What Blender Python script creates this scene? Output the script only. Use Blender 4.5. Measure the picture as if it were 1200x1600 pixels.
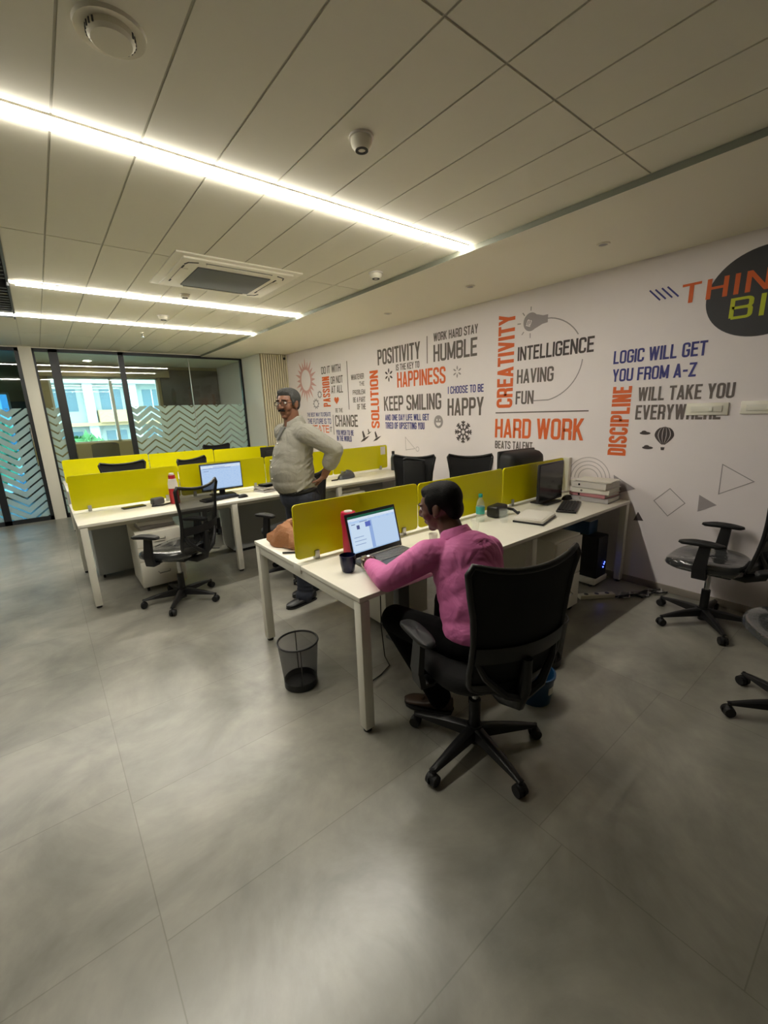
import bpy, bmesh, math, random
from mathutils import Vector, Matrix, Euler

for _o in list(bpy.data.objects):
    bpy.data.objects.remove(_o)
SC = bpy.context.scene
COL = SC.collection
R = math.radians
random.seed(7)

# ------------------------------------------------------------------ camera, world, exposure
cam_data = bpy.data.cameras.new('camera')
cam = bpy.data.objects.new('camera', cam_data)
COL.objects.link(cam)
YAW, PITCH, ROLL, FPX = 0.6671, 0.23683, 0.03411, 664.8
_cy, _sy, _cp, _sp = math.cos(YAW), math.sin(YAW), math.cos(PITCH), math.sin(PITCH)
_f = Vector((_sy * _cp, _cy * _cp, -_sp))
_r = Vector((_cy, -_sy, 0.0))
_d = _f.cross(_r)
_r2 = math.cos(ROLL) * _r + math.sin(ROLL) * _d
_d2 = -math.sin(ROLL) * _r + math.cos(ROLL) * _d
_m = Matrix(((_r2.x, -_d2.x, -_f.x, 0.0), (_r2.y, -_d2.y, -_f.y, 0.0), (_r2.z, -_d2.z, -_f.z, 1.6), (0, 0, 0, 1)))
cam.matrix_world = _m
cam_data.sensor_fit = 'VERTICAL'
cam_data.sensor_height = 36.0
cam_data.lens = FPX / 1600.0 * 36.0
cam_data.clip_start = 0.05
cam_data.clip_end = 200.0
SC.camera = cam

world = bpy.data.worlds.new('daylight')
SC.world = world
world.use_nodes = True
world.node_tree.nodes['Background'].inputs[0].default_value = (0.62, 0.88, 1.0, 1.0)
WORLD_STRENGTH = 4.6
world.node_tree.nodes['Background'].inputs[1].default_value = WORLD_STRENGTH

STRIP_EMIT = 27.0
SPOT_EMIT = 60.0
SC.view_settings.view_transform = 'Standard'
SC.view_settings.look = 'None'
SC.view_settings.gamma = 1.0
SC.view_settings.use_curve_mapping = False
SC.view_settings.exposure = 1.36
SC.cycles.max_bounces = 10
SC.cycles.diffuse_bounces = 5
SC.cycles.transparent_max_bounces = 24
SC.cycles.sample_clamp_indirect = 6.0
SC.cycles.caustics_reflective = False
SC.cycles.caustics_refractive = False

# ------------------------------------------------------------------ materials
def lin(c):
    return tuple((v / 12.92 if v <= 0.04045 else ((v + 0.055) / 1.055) ** 2.4) for v in (x / 255.0 for x in c))

class NT:
    def __init__(s, name):
        s.m = bpy.data.materials.new(name)
        s.m.use_nodes = True
        s.t = s.m.node_tree
        s.t.nodes.clear()
        s.out = s.n('ShaderNodeOutputMaterial')
    def n(s, typ, **kw):
        nd = s.t.nodes.new(typ)
        for k, v in kw.items():
            if k.startswith('i_'):
                key = k[2:].replace('_', ' ')
                nd.inputs[key].default_value = v
            else:
                setattr(nd, k, v)
        return nd
    def l(s, a, b):
        s.t.links.new(a, b)
    def coord(s, scale=(1, 1, 1), loc=(0, 0, 0)):
        tc = s.n('ShaderNodeTexCoord')
        mp = s.n('ShaderNodeMapping')
        mp.inputs['Scale'].default_value = scale
        mp.inputs['Location'].default_value = loc
        s.l(tc.outputs['Object'], mp.inputs['Vector'])
        return mp.outputs['Vector']

def mat(name, col, rough=0.5, metal=0.0, spec=0.5, bump=0.0, bscale=60.0, vary=0.0, vscale=8.0, coat=0.0, sheen=0.0, bdist=0.01, bdistort=0.0):
    t = NT(name)
    p = t.n('ShaderNodeBsdfPrincipled')
    c = lin(col) + (1.0,)
    p.inputs['Base Color'].default_value = c
    p.inputs['Roughness'].default_value = rough
    p.inputs['Metallic'].default_value = metal
    p.inputs['Specular IOR Level'].default_value = spec
    p.inputs['Coat Weight'].default_value = coat
    p.inputs['Sheen Weight'].default_value = sheen
    v = t.coord()
    ns = t.n('ShaderNodeTexNoise')
    ns.inputs['Scale'].default_value = vscale
    ns.inputs['Detail'].default_value = 4.0
    t.l(v, ns.inputs['Vector'])
    if vary > 0:
        mx = t.n('ShaderNodeMix', data_type='RGBA')
        mx.inputs[6].default_value = tuple(x * (1 - vary) for x in c[:3]) + (1,)
        mx.inputs[7].default_value = tuple(min(1, x * (1 + vary)) for x in c[:3]) + (1,)
        t.l(ns.outputs['Fac'], mx.inputs[0])
        t.l(mx.outputs[2], p.inputs['Base Color'])
    if bump > 0:
        nb = t.n('ShaderNodeTexNoise')
        nb.inputs['Scale'].default_value = bscale
        nb.inputs['Detail'].default_value = 3.0
        nb.inputs['Distortion'].default_value = bdistort
        t.l(v, nb.inputs['Vector'])
        bp = t.n('ShaderNodeBump')
        bp.inputs['Strength'].default_value = bump
        bp.inputs['Distance'].default_value = bdist
        t.l(nb.outputs['Fac'], bp.inputs['Height'])
        t.l(bp.outputs['Normal'], p.inputs['Normal'])
    t.l(p.outputs[0], t.out.inputs[0])
    return t.m

def emit(name, col, strength):
    t = NT(name)
    e = t.n('ShaderNodeEmission')
    e.inputs[0].default_value = lin(col) + (1,)
    e.inputs[1].default_value = strength
    t.l(e.outputs[0], t.out.inputs[0])
    return t.m

def thin_glass(name, tint, refl=0.06, rough=0.02, ior=1.45):
    t = NT(name)
    tr = t.n('ShaderNodeBsdfTransparent')
    tr.inputs[0].default_value = tint + (1,)
    gl = t.n('ShaderNodeBsdfGlossy')
    gl.inputs['Roughness'].default_value = rough
    lw = t.n('ShaderNodeFresnel')
    lw.inputs['IOR'].default_value = ior
    mx = t.n('ShaderNodeMixShader')
    t.l(lw.outputs[0], mx.inputs[0])
    t.l(tr.outputs[0], mx.inputs[1])
    t.l(gl.outputs[0], mx.inputs[2])
    t.l(mx.outputs[0], t.out.inputs[0])
    return t.m

def veil(name, col, transp, rough=0.6, spec=0.3, tint=(1, 1, 1), transl=0.0):
    """see-through weave or acrylic: a principled surface mixed with plain transparency"""
    t = NT(name)
    p = t.n('ShaderNodeBsdfPrincipled')
    p.inputs['Base Color'].default_value = lin(col) + (1,)
    p.inputs['Roughness'].default_value = rough
    p.inputs['Specular IOR Level'].default_value = spec
    sh = p.outputs[0]
    if transl > 0:
        tl = t.n('ShaderNodeBsdfTranslucent')
        tl.inputs[0].default_value = lin(col) + (1,)
        m0 = t.n('ShaderNodeMixShader')
        m0.inputs[0].default_value = transl
        t.l(sh, m0.inputs[1]); t.l(tl.outputs[0], m0.inputs[2])
        sh = m0.outputs[0]
    tr = t.n('ShaderNodeBsdfTransparent')
    tr.inputs[0].default_value = tint + (1,)
    mx = t.n('ShaderNodeMixShader')
    mx.inputs[0].default_value = transp
    t.l(sh, mx.inputs[1]); t.l(tr.outputs[0], mx.inputs[2])
    t.l(mx.outputs[0], t.out.inputs[0])
    return t.m

def floor_mat():
    t = NT('polished_concrete_tile')
    p = t.n('ShaderNodeBsdfPrincipled')
    v = t.coord()
    br = t.n('ShaderNodeTexBrick')
    br.offset = 0.15
    br.inputs['Scale'].default_value = 1.0
    br.inputs['Brick Width'].default_value = 0.63
    br.inputs['Row Height'].default_value = 1.22
    br.inputs['Mortar Size'].default_value = 0.0022
    br.inputs['Mortar Smooth'].default_value = 0.3
    br.inputs['Color1'].default_value = (0.92, 0.92, 0.92, 1)
    br.inputs['Color2'].default_value = (1.08, 1.08, 1.08, 1)
    br.inputs['Mortar'].default_value = (0.70, 0.70, 0.68, 1)
    mp = t.n('ShaderNodeMapping')
    mp.inputs['Location'].default_value = (-0.69 + 0.63 * 9, -0.04 + 1.22 * 4, 0)
    sx = t.n('ShaderNodeSeparateXYZ'); cx = t.n('ShaderNodeCombineXYZ')
    t.l(v, sx.inputs[0]); t.l(sx.outputs['Y'], cx.inputs['X']); t.l(sx.outputs['X'], cx.inputs['Y'])
    t.l(cx.outputs[0], mp.inputs['Vector']); t.l(mp.outputs[0], br.inputs['Vector'])
    n1 = t.n('ShaderNodeTexNoise'); n1.inputs['Scale'].default_value = 1.7; n1.inputs['Detail'].default_value = 8; n1.inputs['Roughness'].default_value = 0.62
    n1.inputs['Distortion'].default_value = 0.6
    n2 = t.n('ShaderNodeTexNoise'); n2.inputs['Scale'].default_value = 9.0; n2.inputs['Detail'].default_value = 6
    t.l(v, n1.inputs['Vector']); t.l(v, n2.inputs['Vector'])
    r1 = t.n('ShaderNodeValToRGB')
    r1.color_ramp.elements[0].position = 0.30; r1.color_ramp.elements[0].color = lin((112, 111, 103)) + (1,)
    r1.color_ramp.elements[1].position = 0.72; r1.color_ramp.elements[1].color = lin((166, 163, 151)) + (1,)
    t.l(n1.outputs['Fac'], r1.inputs[0])
    r2 = t.n('ShaderNodeValToRGB')
    r2.color_ramp.elements[0].position = 0.3; r2.color_ramp.elements[0].color = (0.9, 0.9, 0.9, 1)
    r2.color_ramp.elements[1].position = 0.75; r2.color_ramp.elements[1].color = (1.08, 1.08, 1.08, 1)
    t.l(n2.outputs['Fac'], r2.inputs[0])
    m1 = t.n('ShaderNodeMix', data_type='RGBA', blend_type='MULTIPLY'); m1.inputs[0].default_value = 1.0
    t.l(r1.outputs[0], m1.inputs[6]); t.l(r2.outputs[0], m1.inputs[7])
    m2 = t.n('ShaderNodeMix', data_type='RGBA', blend_type='MULTIPLY'); m2.inputs[0].default_value = 1.0
    t.l(m1.outputs[2], m2.inputs[6]); t.l(br.outputs['Color'], m2.inputs[7])
    t.l(m2.outputs[2], p.inputs['Base Color'])
    rr = t.n('ShaderNodeMapRange')
    rr.inputs['To Min'].default_value = 0.26; rr.inputs['To Max'].default_value = 0.36
    t.l(n1.outputs['Fac'], rr.inputs['Value']); t.l(rr.outputs[0], p.inputs['Roughness'])
    p.inputs['Specular IOR Level'].default_value = 0.95
    bp = t.n('ShaderNodeBump'); bp.inputs['Strength'].default_value = 0.04; bp.inputs['Distance'].default_value = 0.01
    t.l(n2.outputs['Fac'], bp.inputs['Height']); t.l(bp.outputs[0], p.inputs['Normal'])
    t.l(p.outputs[0], t.out.inputs[0])
    return t.m

def chevron_mat(name, top, base=(214, 232, 224)):
    """frosted film below the height `top`, with clear zigzag lines cut out of it; clear glass above"""
    t = NT(name)
    tc = t.n('ShaderNodeTexCoord')
    sx = t.n('ShaderNodeSeparateXYZ')
    t.l(tc.outputs['Object'], sx.inputs[0])
    def M(op, a, b=None, c=None):
        nd = t.n('ShaderNodeMath', operation=op)
        for i, q in enumerate((a, b, c)):
            if q is None: continue
            if isinstance(q, (int, float)): nd.inputs[i].default_value = q
            else: t.l(q, nd.inputs[i])
        return nd.outputs[0]
    pp = M('PINGPONG', sx.outputs['X'], 0.235)
    zz = M('ADD', sx.outputs['Z'], M('MULTIPLY', pp, -0.78))
    fr = M('FRACT', M('MULTIPLY', zz, 1 / 0.125))
    line = M('LESS_THAN', fr, 0.24)
    below = M('LESS_THAN', sx.outputs['Z'], top)
    film = M('MULTIPLY', below, M('SUBTRACT', 1.0, line))
    fac = M('MULTIPLY', film, 0.86)
    tr = t.n('ShaderNodeBsdfTransparent'); tr.inputs[0].default_value = (0.86, 0.93, 0.90, 1)
    gl = t.n('ShaderNodeBsdfGlossy'); gl.inputs['Roughness'].default_value = 0.02
    fe = t.n('ShaderNodeFresnel'); fe.inputs['IOR'].default_value = 1.5
    cg = t.n('ShaderNodeMixShader')
    t.l(fe.outputs[0], cg.inputs[0]); t.l(tr.outputs[0], cg.inputs[1]); t.l(gl.outputs[0], cg.inputs[2])
    df = t.n('ShaderNodeBsdfDiffuse'); df.inputs[0].default_value = lin(base) + (1,)
    tl = t.n('ShaderNodeBsdfTranslucent'); tl.inputs[0].default_value = lin(base) + (1,)
    ms = t.n('ShaderNodeMixShader'); ms.inputs[0].default_value = 0.45
    t.l(df.outputs[0], ms.inputs[1]); t.l(tl.outputs[0], ms.inputs[2])
    mx = t.n('ShaderNodeMixShader')
    t.l(fac, mx.inputs[0]); t.l(cg.outputs[0], mx.inputs[1]); t.l(ms.outputs[0], mx.inputs[2])
    t.l(mx.outputs[0], t.out.inputs[0])
    return t.m

M = {}
M['floor'] = floor_mat()
M['wall'] = mat('wallpaper_white', (240, 232, 233), 0.55, vary=0.02)
M['plain_wall'] = mat('painted_wall', (226, 223, 212), 0.7)
M['office_wall'] = mat('grey_office_wall', (92, 90, 84), 0.7)
M['ceiling'] = mat('ceiling_tile', (232, 228, 210), 0.75, vary=0.015, vscale=20)
M['soffit'] = mat('soffit_paint', (238, 233, 214), 0.7)
M['step'] = mat('step_face_grey', (128, 130, 114), 0.7)
M['tee'] = mat('ceiling_tee', (188, 184, 168), 0.6)
M['baffle'] = mat('dark_baffle', (84, 86, 88), 0.5)
M['void'] = mat('dark_plenum', (40, 42, 44), 0.8)
M['cream'] = mat('cream_slat', (216, 208, 180), 0.55)
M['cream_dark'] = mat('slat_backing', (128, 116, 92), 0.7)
M['skirt'] = mat('taupe_skirting', (150, 142, 132), 0.5)
M['white_lam'] = mat('white_laminate', (238, 234, 220), 0.32, vary=0.02, vscale=14)
M['white_metal'] = mat('white_powder_coat', (228, 225, 212), 0.38)
M['grey_metal'] = mat('grey_panel', (158, 161, 160), 0.45)
M['dark_grey'] = mat('dark_grey_duct', (78, 80, 80), 0.45)
M['alu'] = mat('clip_aluminium', (196, 196, 190), 0.3, 0.6)
M['black_frame'] = mat('black_aluminium', (26, 30, 34), 0.4)
M['black_plastic'] = mat('black_plastic', (23, 23, 24), 0.42, bump=0.03, bscale=300)
M['black_soft'] = mat('black_rubber', (17, 17, 18), 0.6)
M['black_fabric'] = mat('black_seat_fabric', (24, 24, 25), 0.85, bump=0.15, bscale=400)
M['mesh_back'] = veil('black_chair_mesh', (16, 16, 17), 0.13, 0.7)
M['bin_mesh'] = veil('black_wire_mesh', (26, 26, 28), 0.42, 0.45)
M['film'] = mat('plastic_wrap_over_fabric', (58, 60, 61), 0.16, spec=0.7, bump=0.55, bscale=16, coat=0.6)
M['yellow'] = veil('yellow_acrylic', (226, 220, 10), 0.07, 0.22, 0.45, tint=(0.85, 0.78, 0.05), transl=0.22)
M['chrome'] = mat('chrome', (190, 190, 190), 0.18, 1.0)
M['screen_off'] = mat('dark_screen', (30, 33, 36), 0.18)
M['glass'] = thin_glass('clear_glass', (0.90, 0.95, 0.93))
M['blue_light_glass'] = thin_glass('blue_daylight_tint', (0.42, 0.76, 1.0))  # blue cast of the daylight put into the pane's tint
M['water'] = veil('clear_plastic', (226, 236, 232), 0.80, 0.08, 0.6, tint=(0.97, 0.99, 0.98))
M['tumbler'] = veil('tumbler_glass', (226, 234, 230), 0.86, 0.06, 0.8)
M['paper'] = mat('paper', (226, 222, 212), 0.8)
M['paper2'] = mat('grey_paper', (176, 172, 172), 0.8)
M['teal'] = mat('teal_cap', (20, 150, 128), 0.45)
M['label'] = mat('bottle_label', (60, 168, 160), 0.5)
M['red'] = mat('red_plastic', (176, 34, 42), 0.4)
M['dusty_pink'] = mat('dusty_pink_board', (190, 130, 136), 0.4)
M['white_plastic'] = mat('white_plastic', (222, 216, 208), 0.4)
M['pink_red'] = mat('magenta_bottle', (196, 30, 70), 0.35)
M['steel'] = mat('brushed_steel', (186, 184, 178), 0.28, 0.9)
M['grey_bottle'] = mat('grey_metal_bottle', (84, 86, 90), 0.35, 0.5)
M['laptop_grey'] = mat('laptop_grey', (86, 88, 90), 0.45, 0.3)
M['laptop_keys'] = mat('laptop_keys', (112, 110, 106), 0.5)
M['navy_glaze'] = mat('navy_glaze', (20, 24, 58), 0.2)
M['bag'] = mat('brown_kraft', (158, 106, 66), 0.6, bump=0.9, bscale=22, vary=0.2)
M['blue_plastic'] = mat('blue_plastic', (10, 62, 100), 0.4)
M['blue_led'] = emit('blue_led', (60, 80, 255), 5.0)
M['orange_ink'] = mat('orange_ink', (226, 104, 44), 0.6)
M['dark_ink'] = mat('charcoal_ink', (72, 62, 62), 0.6)
M['grey_ink'] = mat('grey_ink', (108, 98, 94), 0.6)
M['navy_ink'] = mat('navy_ink', (58, 58, 132), 0.6)
M['lime_ink'] = mat('lime_ink', (196, 204, 40), 0.6)
M['pale_ink'] = mat('pale_grey_ink', (160, 152, 154), 0.6)
M['faint_ink'] = mat('faint_grey_ink', (192, 184, 186), 0.6)
M['pink_ink'] = mat('pink_ink', (216, 168, 164), 0.6)
M['black_ink'] = mat('black_ink', (62, 61, 64), 0.6)
M['lamp'] = emit('led_diffuser', (255, 249, 236), STRIP_EMIT)
M['downlamp'] = emit('downlight_led', (255, 246, 226), SPOT_EMIT)
M['tan_wall'] = mat('tan_wall', (176, 158, 122), 0.7)
M['brown_panel'] = mat('brown_panel', (92, 84, 74), 0.35)
M['brown_seat'] = mat('brown_leather', (96, 86, 74), 0.5)
M['bldg'] = mat('pale_facade', (150, 152, 148), 0.8, vary=0.06, vscale=1.5)
M['bldg_win'] = mat('facade_window', (70, 92, 104), 0.2)
M['bldg_trim'] = mat('facade_trim', (196, 200, 200), 0.8)
M['bldg_warm'] = mat('facade_warm', (176, 144, 108), 0.8)
M['leaf'] = mat('tree_leaf', (64, 112, 62), 0.7, vary=0.4, vscale=3)
M['bark'] = mat('bark', (78, 62, 48), 0.9)
M['street'] = mat('street_ground', (120, 120, 116), 0.9)
M['grille'] = mat('return_grille', (104, 106, 106), 0.6, bump=0.4, bscale=220)
M['slot'] = mat('dark_slot', (58, 58, 56), 0.7)
# people
M['skin_a'] = mat('skin_standing_person', (124, 84, 62), 0.5, vary=0.05, vscale=30)
M['skin_b'] = mat('skin_seated_person', (96, 66, 52), 0.5, vary=0.05, vscale=30)
M['hair_grey'] = mat('grey_black_hair', (70, 70, 68), 0.7, spec=0.25, bump=0.6, bscale=160, vary=0.35, vscale=60)
M['hair_black'] = mat('black_hair', (15, 13, 12), 0.7, bump=0.3, bscale=160, vary=0.2, vscale=60, spec=0.2)
M['shirt_grey'] = mat('grey_shirt_cloth', (144, 141, 130), 0.8, bump=0.5, bscale=7, bdist=0.05, bdistort=1.2, vary=0.04, vscale=40)
M['shirt_pink'] = mat('pink_shirt_cloth', (208, 110, 166), 0.7, bump=0.42, bscale=7, bdist=0.05, bdistort=1.2, vary=0.05, vscale=40)
M['shirt_inside'] = mat('dark_undershirt', (92, 92, 86), 0.8)
M['denim'] = mat('dark_denim', (38, 42, 54), 0.85, bump=0.3, bscale=18)
M['trouser'] = mat('black_trouser', (9, 9, 10), 0.95, spec=0.15, bump=0.3, bscale=14)
M['belt'] = mat('black_belt', (14, 14, 14), 0.4)
M['shoe_black'] = mat('black_shoe_leather', (22, 22, 24), 0.35)
M['shoe_brown'] = mat('brown_shoe_leather', (62, 42, 28), 0.45)
M['eye_white'] = mat('eye_white', (210, 205, 198), 0.3)
M['eye_dark'] = mat('eye_dark', (28, 20, 16), 0.2)
M['lip'] = mat('lip', (120, 74, 60), 0.5)
M['watch'] = mat('watch_steel', (200, 198, 186), 0.25, 0.8)

def screen_mat(name, header, rows, boxes=()):
    """lit computer screen: pale blue page with a darker header and a few column blocks (object space, x across, z up, 0..1)"""
    t = NT(name)
    tc = t.n('ShaderNodeTexCoord')
    sx = t.n('ShaderNodeSeparateXYZ')
    t.l(tc.outputs['Generated'], sx.inputs[0])
    e = t.n('ShaderNodeEmission')
    ramp = t.n('ShaderNodeValToRGB')
    ramp.color_ramp.interpolation = 'CONSTANT'
    el = ramp.color_ramp.elements
    el[0].position = 0.0; el[0].color = lin((168, 196, 226)) + (1,)
    el[1].position = 0.04; el[1].color = lin((186, 212, 244)) + (1,)
    a = el.new(0.86); a.color = lin((222, 234, 246)) + (1,)
    b = el.new(0.93 if header else 0.97); b.color = lin(header or (150, 180, 220)) + (1,)
    t.l(sx.outputs['Z'], ramp.inputs[0])
    wv = t.n('ShaderNodeTexNoise'); wv.inputs['Scale'].default_value = 5.0
    mp = t.n('ShaderNodeMapping'); mp.inputs['Scale'].default_value = (3.0, 1.0, rows)
    t.l(tc.outputs['Generated'], mp.inputs[0]); t.l(mp.outputs[0], wv.inputs['Vector'])
    r2 = t.n('ShaderNodeValToRGB')
    r2.color_ramp.elements[0].position = 0.40; r2.color_ramp.elements[0].color = (0.82, 0.88, 0.97, 1)
    r2.color_ramp.elements[1].position = 0.50; r2.color_ramp.elements[1].color = (1, 1, 1, 1)
    t.l(wv.outputs['Fac'], r2.inputs[0])
    mx = t.n('ShaderNodeMix', data_type='RGBA', blend_type='MULTIPLY'); mx.inputs[0].default_value = 1.0
    t.l(ramp.outputs[0], mx.inputs[6]); t.l(r2.outputs[0], mx.inputs[7])
    colr = mx.outputs[2]
    for (x0, x1, z0, z1, c) in boxes:
        terms = []
        for so, op, val in (('X', 'GREATER_THAN', x0), ('X', 'LESS_THAN', x1), ('Z', 'GREATER_THAN', z0), ('Z', 'LESS_THAN', z1)):
            q = t.n('ShaderNodeMath', operation=op); q.inputs[1].default_value = val
            t.l(sx.outputs[so], q.inputs[0]); terms.append(q.outputs[0])
        acc = terms[0]
        for w in terms[1:]:
            q = t.n('ShaderNodeMath', operation='MULTIPLY'); t.l(acc, q.inputs[0]); t.l(w, q.inputs[1]); acc = q.outputs[0]
        m3 = t.n('ShaderNodeMix', data_type='RGBA'); m3.inputs[7].default_value = lin(c) + (1,)
        t.l(acc, m3.inputs[0]); t.l(colr, m3.inputs[6]); colr = m3.outputs[2]
    t.l(colr, e.inputs[0])
    e.inputs[1].default_value = 0.36
    t.l(e.outputs[0], t.out.inputs[0])
    return t.m
M['screen_sheet'] = screen_mat('lit_spreadsheet_screen', (40, 96, 74), 8.0, ((0.02, 0.40, 0.03, 0.80, (206, 226, 246)), (0.40, 0.47, 0.03, 0.80, (150, 178, 226)), (0.15, 0.21, 0.62, 0.73, (84, 92, 140)), (0.33, 0.44, 0.64, 0.78, (96, 112, 190)), (0.05, 0.13, 0.76, 0.78, (96, 120, 160)), (0.22, 0.38, 0.80, 0.82, (120, 140, 180)), (0.06, 0.30, 0.30, 0.32, (150, 170, 205)), (0.06, 0.26, 0.40, 0.42, (150, 170, 205)), (0.06, 0.28, 0.20, 0.22, (150, 170, 205)), (0.47, 0.98, 0.03, 0.80, (190, 214, 242))))
M['screen_page'] = screen_mat('lit_page_screen', None, 12.0, ((0.05, 0.75, 0.84, 0.86, (110, 136, 200)), (0.06, 0.18, 0.74, 0.76, (120, 140, 180)), (0.30, 0.60, 0.89, 0.91, (120, 150, 210))))

# ------------------------------------------------------------------ mesh helpers
class B:
    def __init__(s):
        s.bm = bmesh.new()
    def _tag(s, vs, mtx):
        bmesh.ops.transform(s.bm, matrix=mtx, verts=vs)
    def box(s, c, size, bev=0.0, rot=None, seg=2):
        r = bmesh.ops.create_cube(s.bm, size=1.0)
        vs = r['verts']
        bmesh.ops.scale(s.bm, vec=Vector(size), verts=vs)
        if bev > 0:
            es = list({e for v in vs for e in v.link_edges})
            rb = bmesh.ops.bevel(s.bm, geom=es, offset=min(bev, 0.49 * min(size)), segments=seg, profile=0.5, affect='EDGES')
            vs = list({v for f in rb['faces'] for v in f.verts} | {v for v in vs if v.is_valid})
        mt = Matrix.Translation(Vector(c))
        if rot is not None:
            mt = mt @ (rot if isinstance(rot, Matrix) else Euler(rot).to_matrix().to_4x4())
        s._tag(vs, mt)
        return s
    def bx(s, x0, x1, y0, y1, z0, z1, bev=0.0):
        return s.box(((x0 + x1) / 2, (y0 + y1) / 2, (z0 + z1) / 2), (abs(x1 - x0), abs(y1 - y0), abs(z1 - z0)), bev)
    def cyl(s, p0, p1, r0, r1=None, n=20):
        p0, p1 = Vector(p0), Vector(p1)
        r1 = r0 if r1 is None else r1
        d = p1 - p0
        r = bmesh.ops.create_cone(s.bm, cap_ends=True, segments=n, radius1=r0, radius2=r1, depth=d.length)
        q = Vector((0, 0, 1)).rotation_difference(d.normalized())
        s._tag(r['verts'], Matrix.Translation((p0 + p1) / 2) @ q.to_matrix().to_4x4())
        return s
    def ell(s, c, rad, rot=None, u=20, v=12):
        r = bmesh.ops.create_uvsphere(s.bm, u_segments=u, v_segments=v, radius=1.0)
        mt = Matrix.Translation(Vector(c))
        if rot is not None:
            mt = mt @ (rot if isinstance(rot, Matrix) else Euler(rot).to_matrix().to_4x4())
        s._tag(r['verts'], mt @ Matrix.Diagonal((rad[0], rad[1], rad[2], 1)))
        return s
    def cap(s, p0, p1, r0, r1=None, n=14):
        """rounded cone between two points"""
        r1 = r0 if r1 is None else r1
        p0, p1 = Vector(p0), Vector(p1)
        s.ell(p0, (r0,) * 3, u=n, v=8)
        s.ell(p1, (r1,) * 3, u=n, v=8)
        if (p1 - p0).length > 1e-4:
            s.cyl(p0, p1, r0, r1, n)
        return s
    def chain(s, pts, rad, n=14):
        for i in range(len(pts) - 1):
            s.cap(pts[i], pts[i + 1], rad[i], rad[i + 1], n)
        return s
    def tube(s, pts, r, n=8, closed=False):
        pts = [Vector(p) for p in pts]
        k = len(pts)
        rr = r if isinstance(r, (list, tuple)) else [r] * k
        rings = []
        up = None
        for i in range(k):
            if closed:
                t = (pts[(i + 1) % k] - pts[i - 1]).normalized()
            else:
                t = (pts[min(i + 1, k - 1)] - pts[max(i - 1, 0)]).normalized()
            if up is None:
                up = Vector((0, 0, 1)) if abs(t.z) < 0.9 else Vector((0, 1, 0))
            a = t.cross(up)
            if a.length < 1e-5:
                a = t.cross(Vector((1, 0, 0)))
            a.normalize()
            b = a.cross(t).normalized()
            up = b
            rings.append([s.bm.verts.new(pts[i] + rr[i] * (math.cos(2 * math.pi * j / n) * a + math.sin(2 * math.pi * j / n) * b)) for j in range(n)])
        m = k if closed else k - 1
        for i in range(m):
            A, C = rings[i], rings[(i + 1) % k]
            for j in range(n):
                s.bm.faces.new((A[j], A[(j + 1) % n], C[(j + 1) % n], C[j]))
        if not closed:
            s.bm.faces.new(rings[0]); s.bm.faces.new(list(reversed(rings[-1])))
        return s
    def lathe(s, prof, c=(0, 0, 0), n=28):
        """profile of (radius, z); radius 0 ends close"""
        c = Vector(c)
        rings = []
        for (r, z) in prof:
            if r < 1e-6:
                rings.append([s.bm.verts.new(c + Vector((0, 0, z)))])
            else:
                rings.append([s.bm.verts.new(c + Vector((r * math.cos(2 * math.pi * j / n), r * math.sin(2 * math.pi * j / n), z))) for j in range(n)])
        for A, C in zip(rings, rings[1:]):
            for j in range(n):
                a0, a1 = A[j % len(A)], A[(j + 1) % len(A)]
                c0, c1 = C[j % len(C)], C[(j + 1) % len(C)]
                f = []
                for v in (a0, a1, c1, c0):
                    if v not in f: f.append(v)
                if len(f) > 2:
                    s.bm.faces.new(f)
        return s
    def prism(s, pts, thick):
        """closed outline of 3-D points, extruded by the vector thick"""
        t = Vector(thick)
        a = [s.bm.verts.new(Vector(p)) for p in pts]
        b = [s.bm.verts.new(Vector(p) + t) for p in pts]
        n = len(a)
        s.bm.faces.new(list(reversed(a))); s.bm.faces.new(b)
        for i in range(n):
            s.bm.faces.new((a[i], a[(i + 1) % n], b[(i + 1) % n], b[i]))
        return s
    def grid(s, fn, nu, nv, closed_u=False):
        vs = [[s.bm.verts.new(Vector(fn(i / (nu if closed_u else nu - 1), j / (nv - 1)))) for j in range(nv)] for i in range(nu)]
        for i in range(nu if closed_u else nu - 1):
            for j in range(nv - 1):
                A, C = vs[i], vs[(i + 1) % nu]
                s.bm.faces.new((A[j], C[j], C[j + 1], A[j + 1]))
        return s
    def xf(s, mtx):
        bmesh.ops.transform(s.bm, matrix=mtx, verts=s.bm.verts[:])
        return s
    def obj(s, name, m, parent=None, angle=38, label=None):
        bmesh.ops.recalc_face_normals(s.bm, faces=s.bm.faces[:])
        me = bpy.data.meshes.new(name)
        s.bm.to_mesh(me)
        s.bm.free()
        me.materials.append(M[m] if isinstance(m, str) else m)
        if angle:
            me.shade_smooth()
            me.set_sharp_from_angle(angle=R(angle))
        o = bpy.data.objects.new(name, me)
        COL.objects.link(o)
        if parent is not None:
            o.parent = parent
        if label:
            o['label'] = label
        return o

def thing(name, label, cat, loc=(0, 0, 0), rz=0.0, group=None):
    o = bpy.data.objects.new(name, None)
    o.empty_display_size = 0.1
    COL.objects.link(o)
    o.location = loc
    o.rotation_euler = (0, 0, R(rz))
    o['label'] = label
    o['category'] = cat
    if group:
        o['group'] = group
    return o

def tag(o, label, cat, group=None, kind=None):
    o['label'] = label
    o['category'] = cat
    if group: o['group'] = group
    if kind: o['kind'] = kind
    return o

def struct(o, label=None, cat=None):
    o['kind'] = 'structure'
    if label: o['label'] = label
    if cat: o['category'] = cat
    return o

def copy_tree(o, parent=None):
    c = o.copy()
    COL.objects.link(c)
    if parent is not None:
        c.parent = parent
    for ch in [x for x in bpy.data.objects if x.parent == o]:
        copy_tree(ch, c)
    return c

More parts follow.
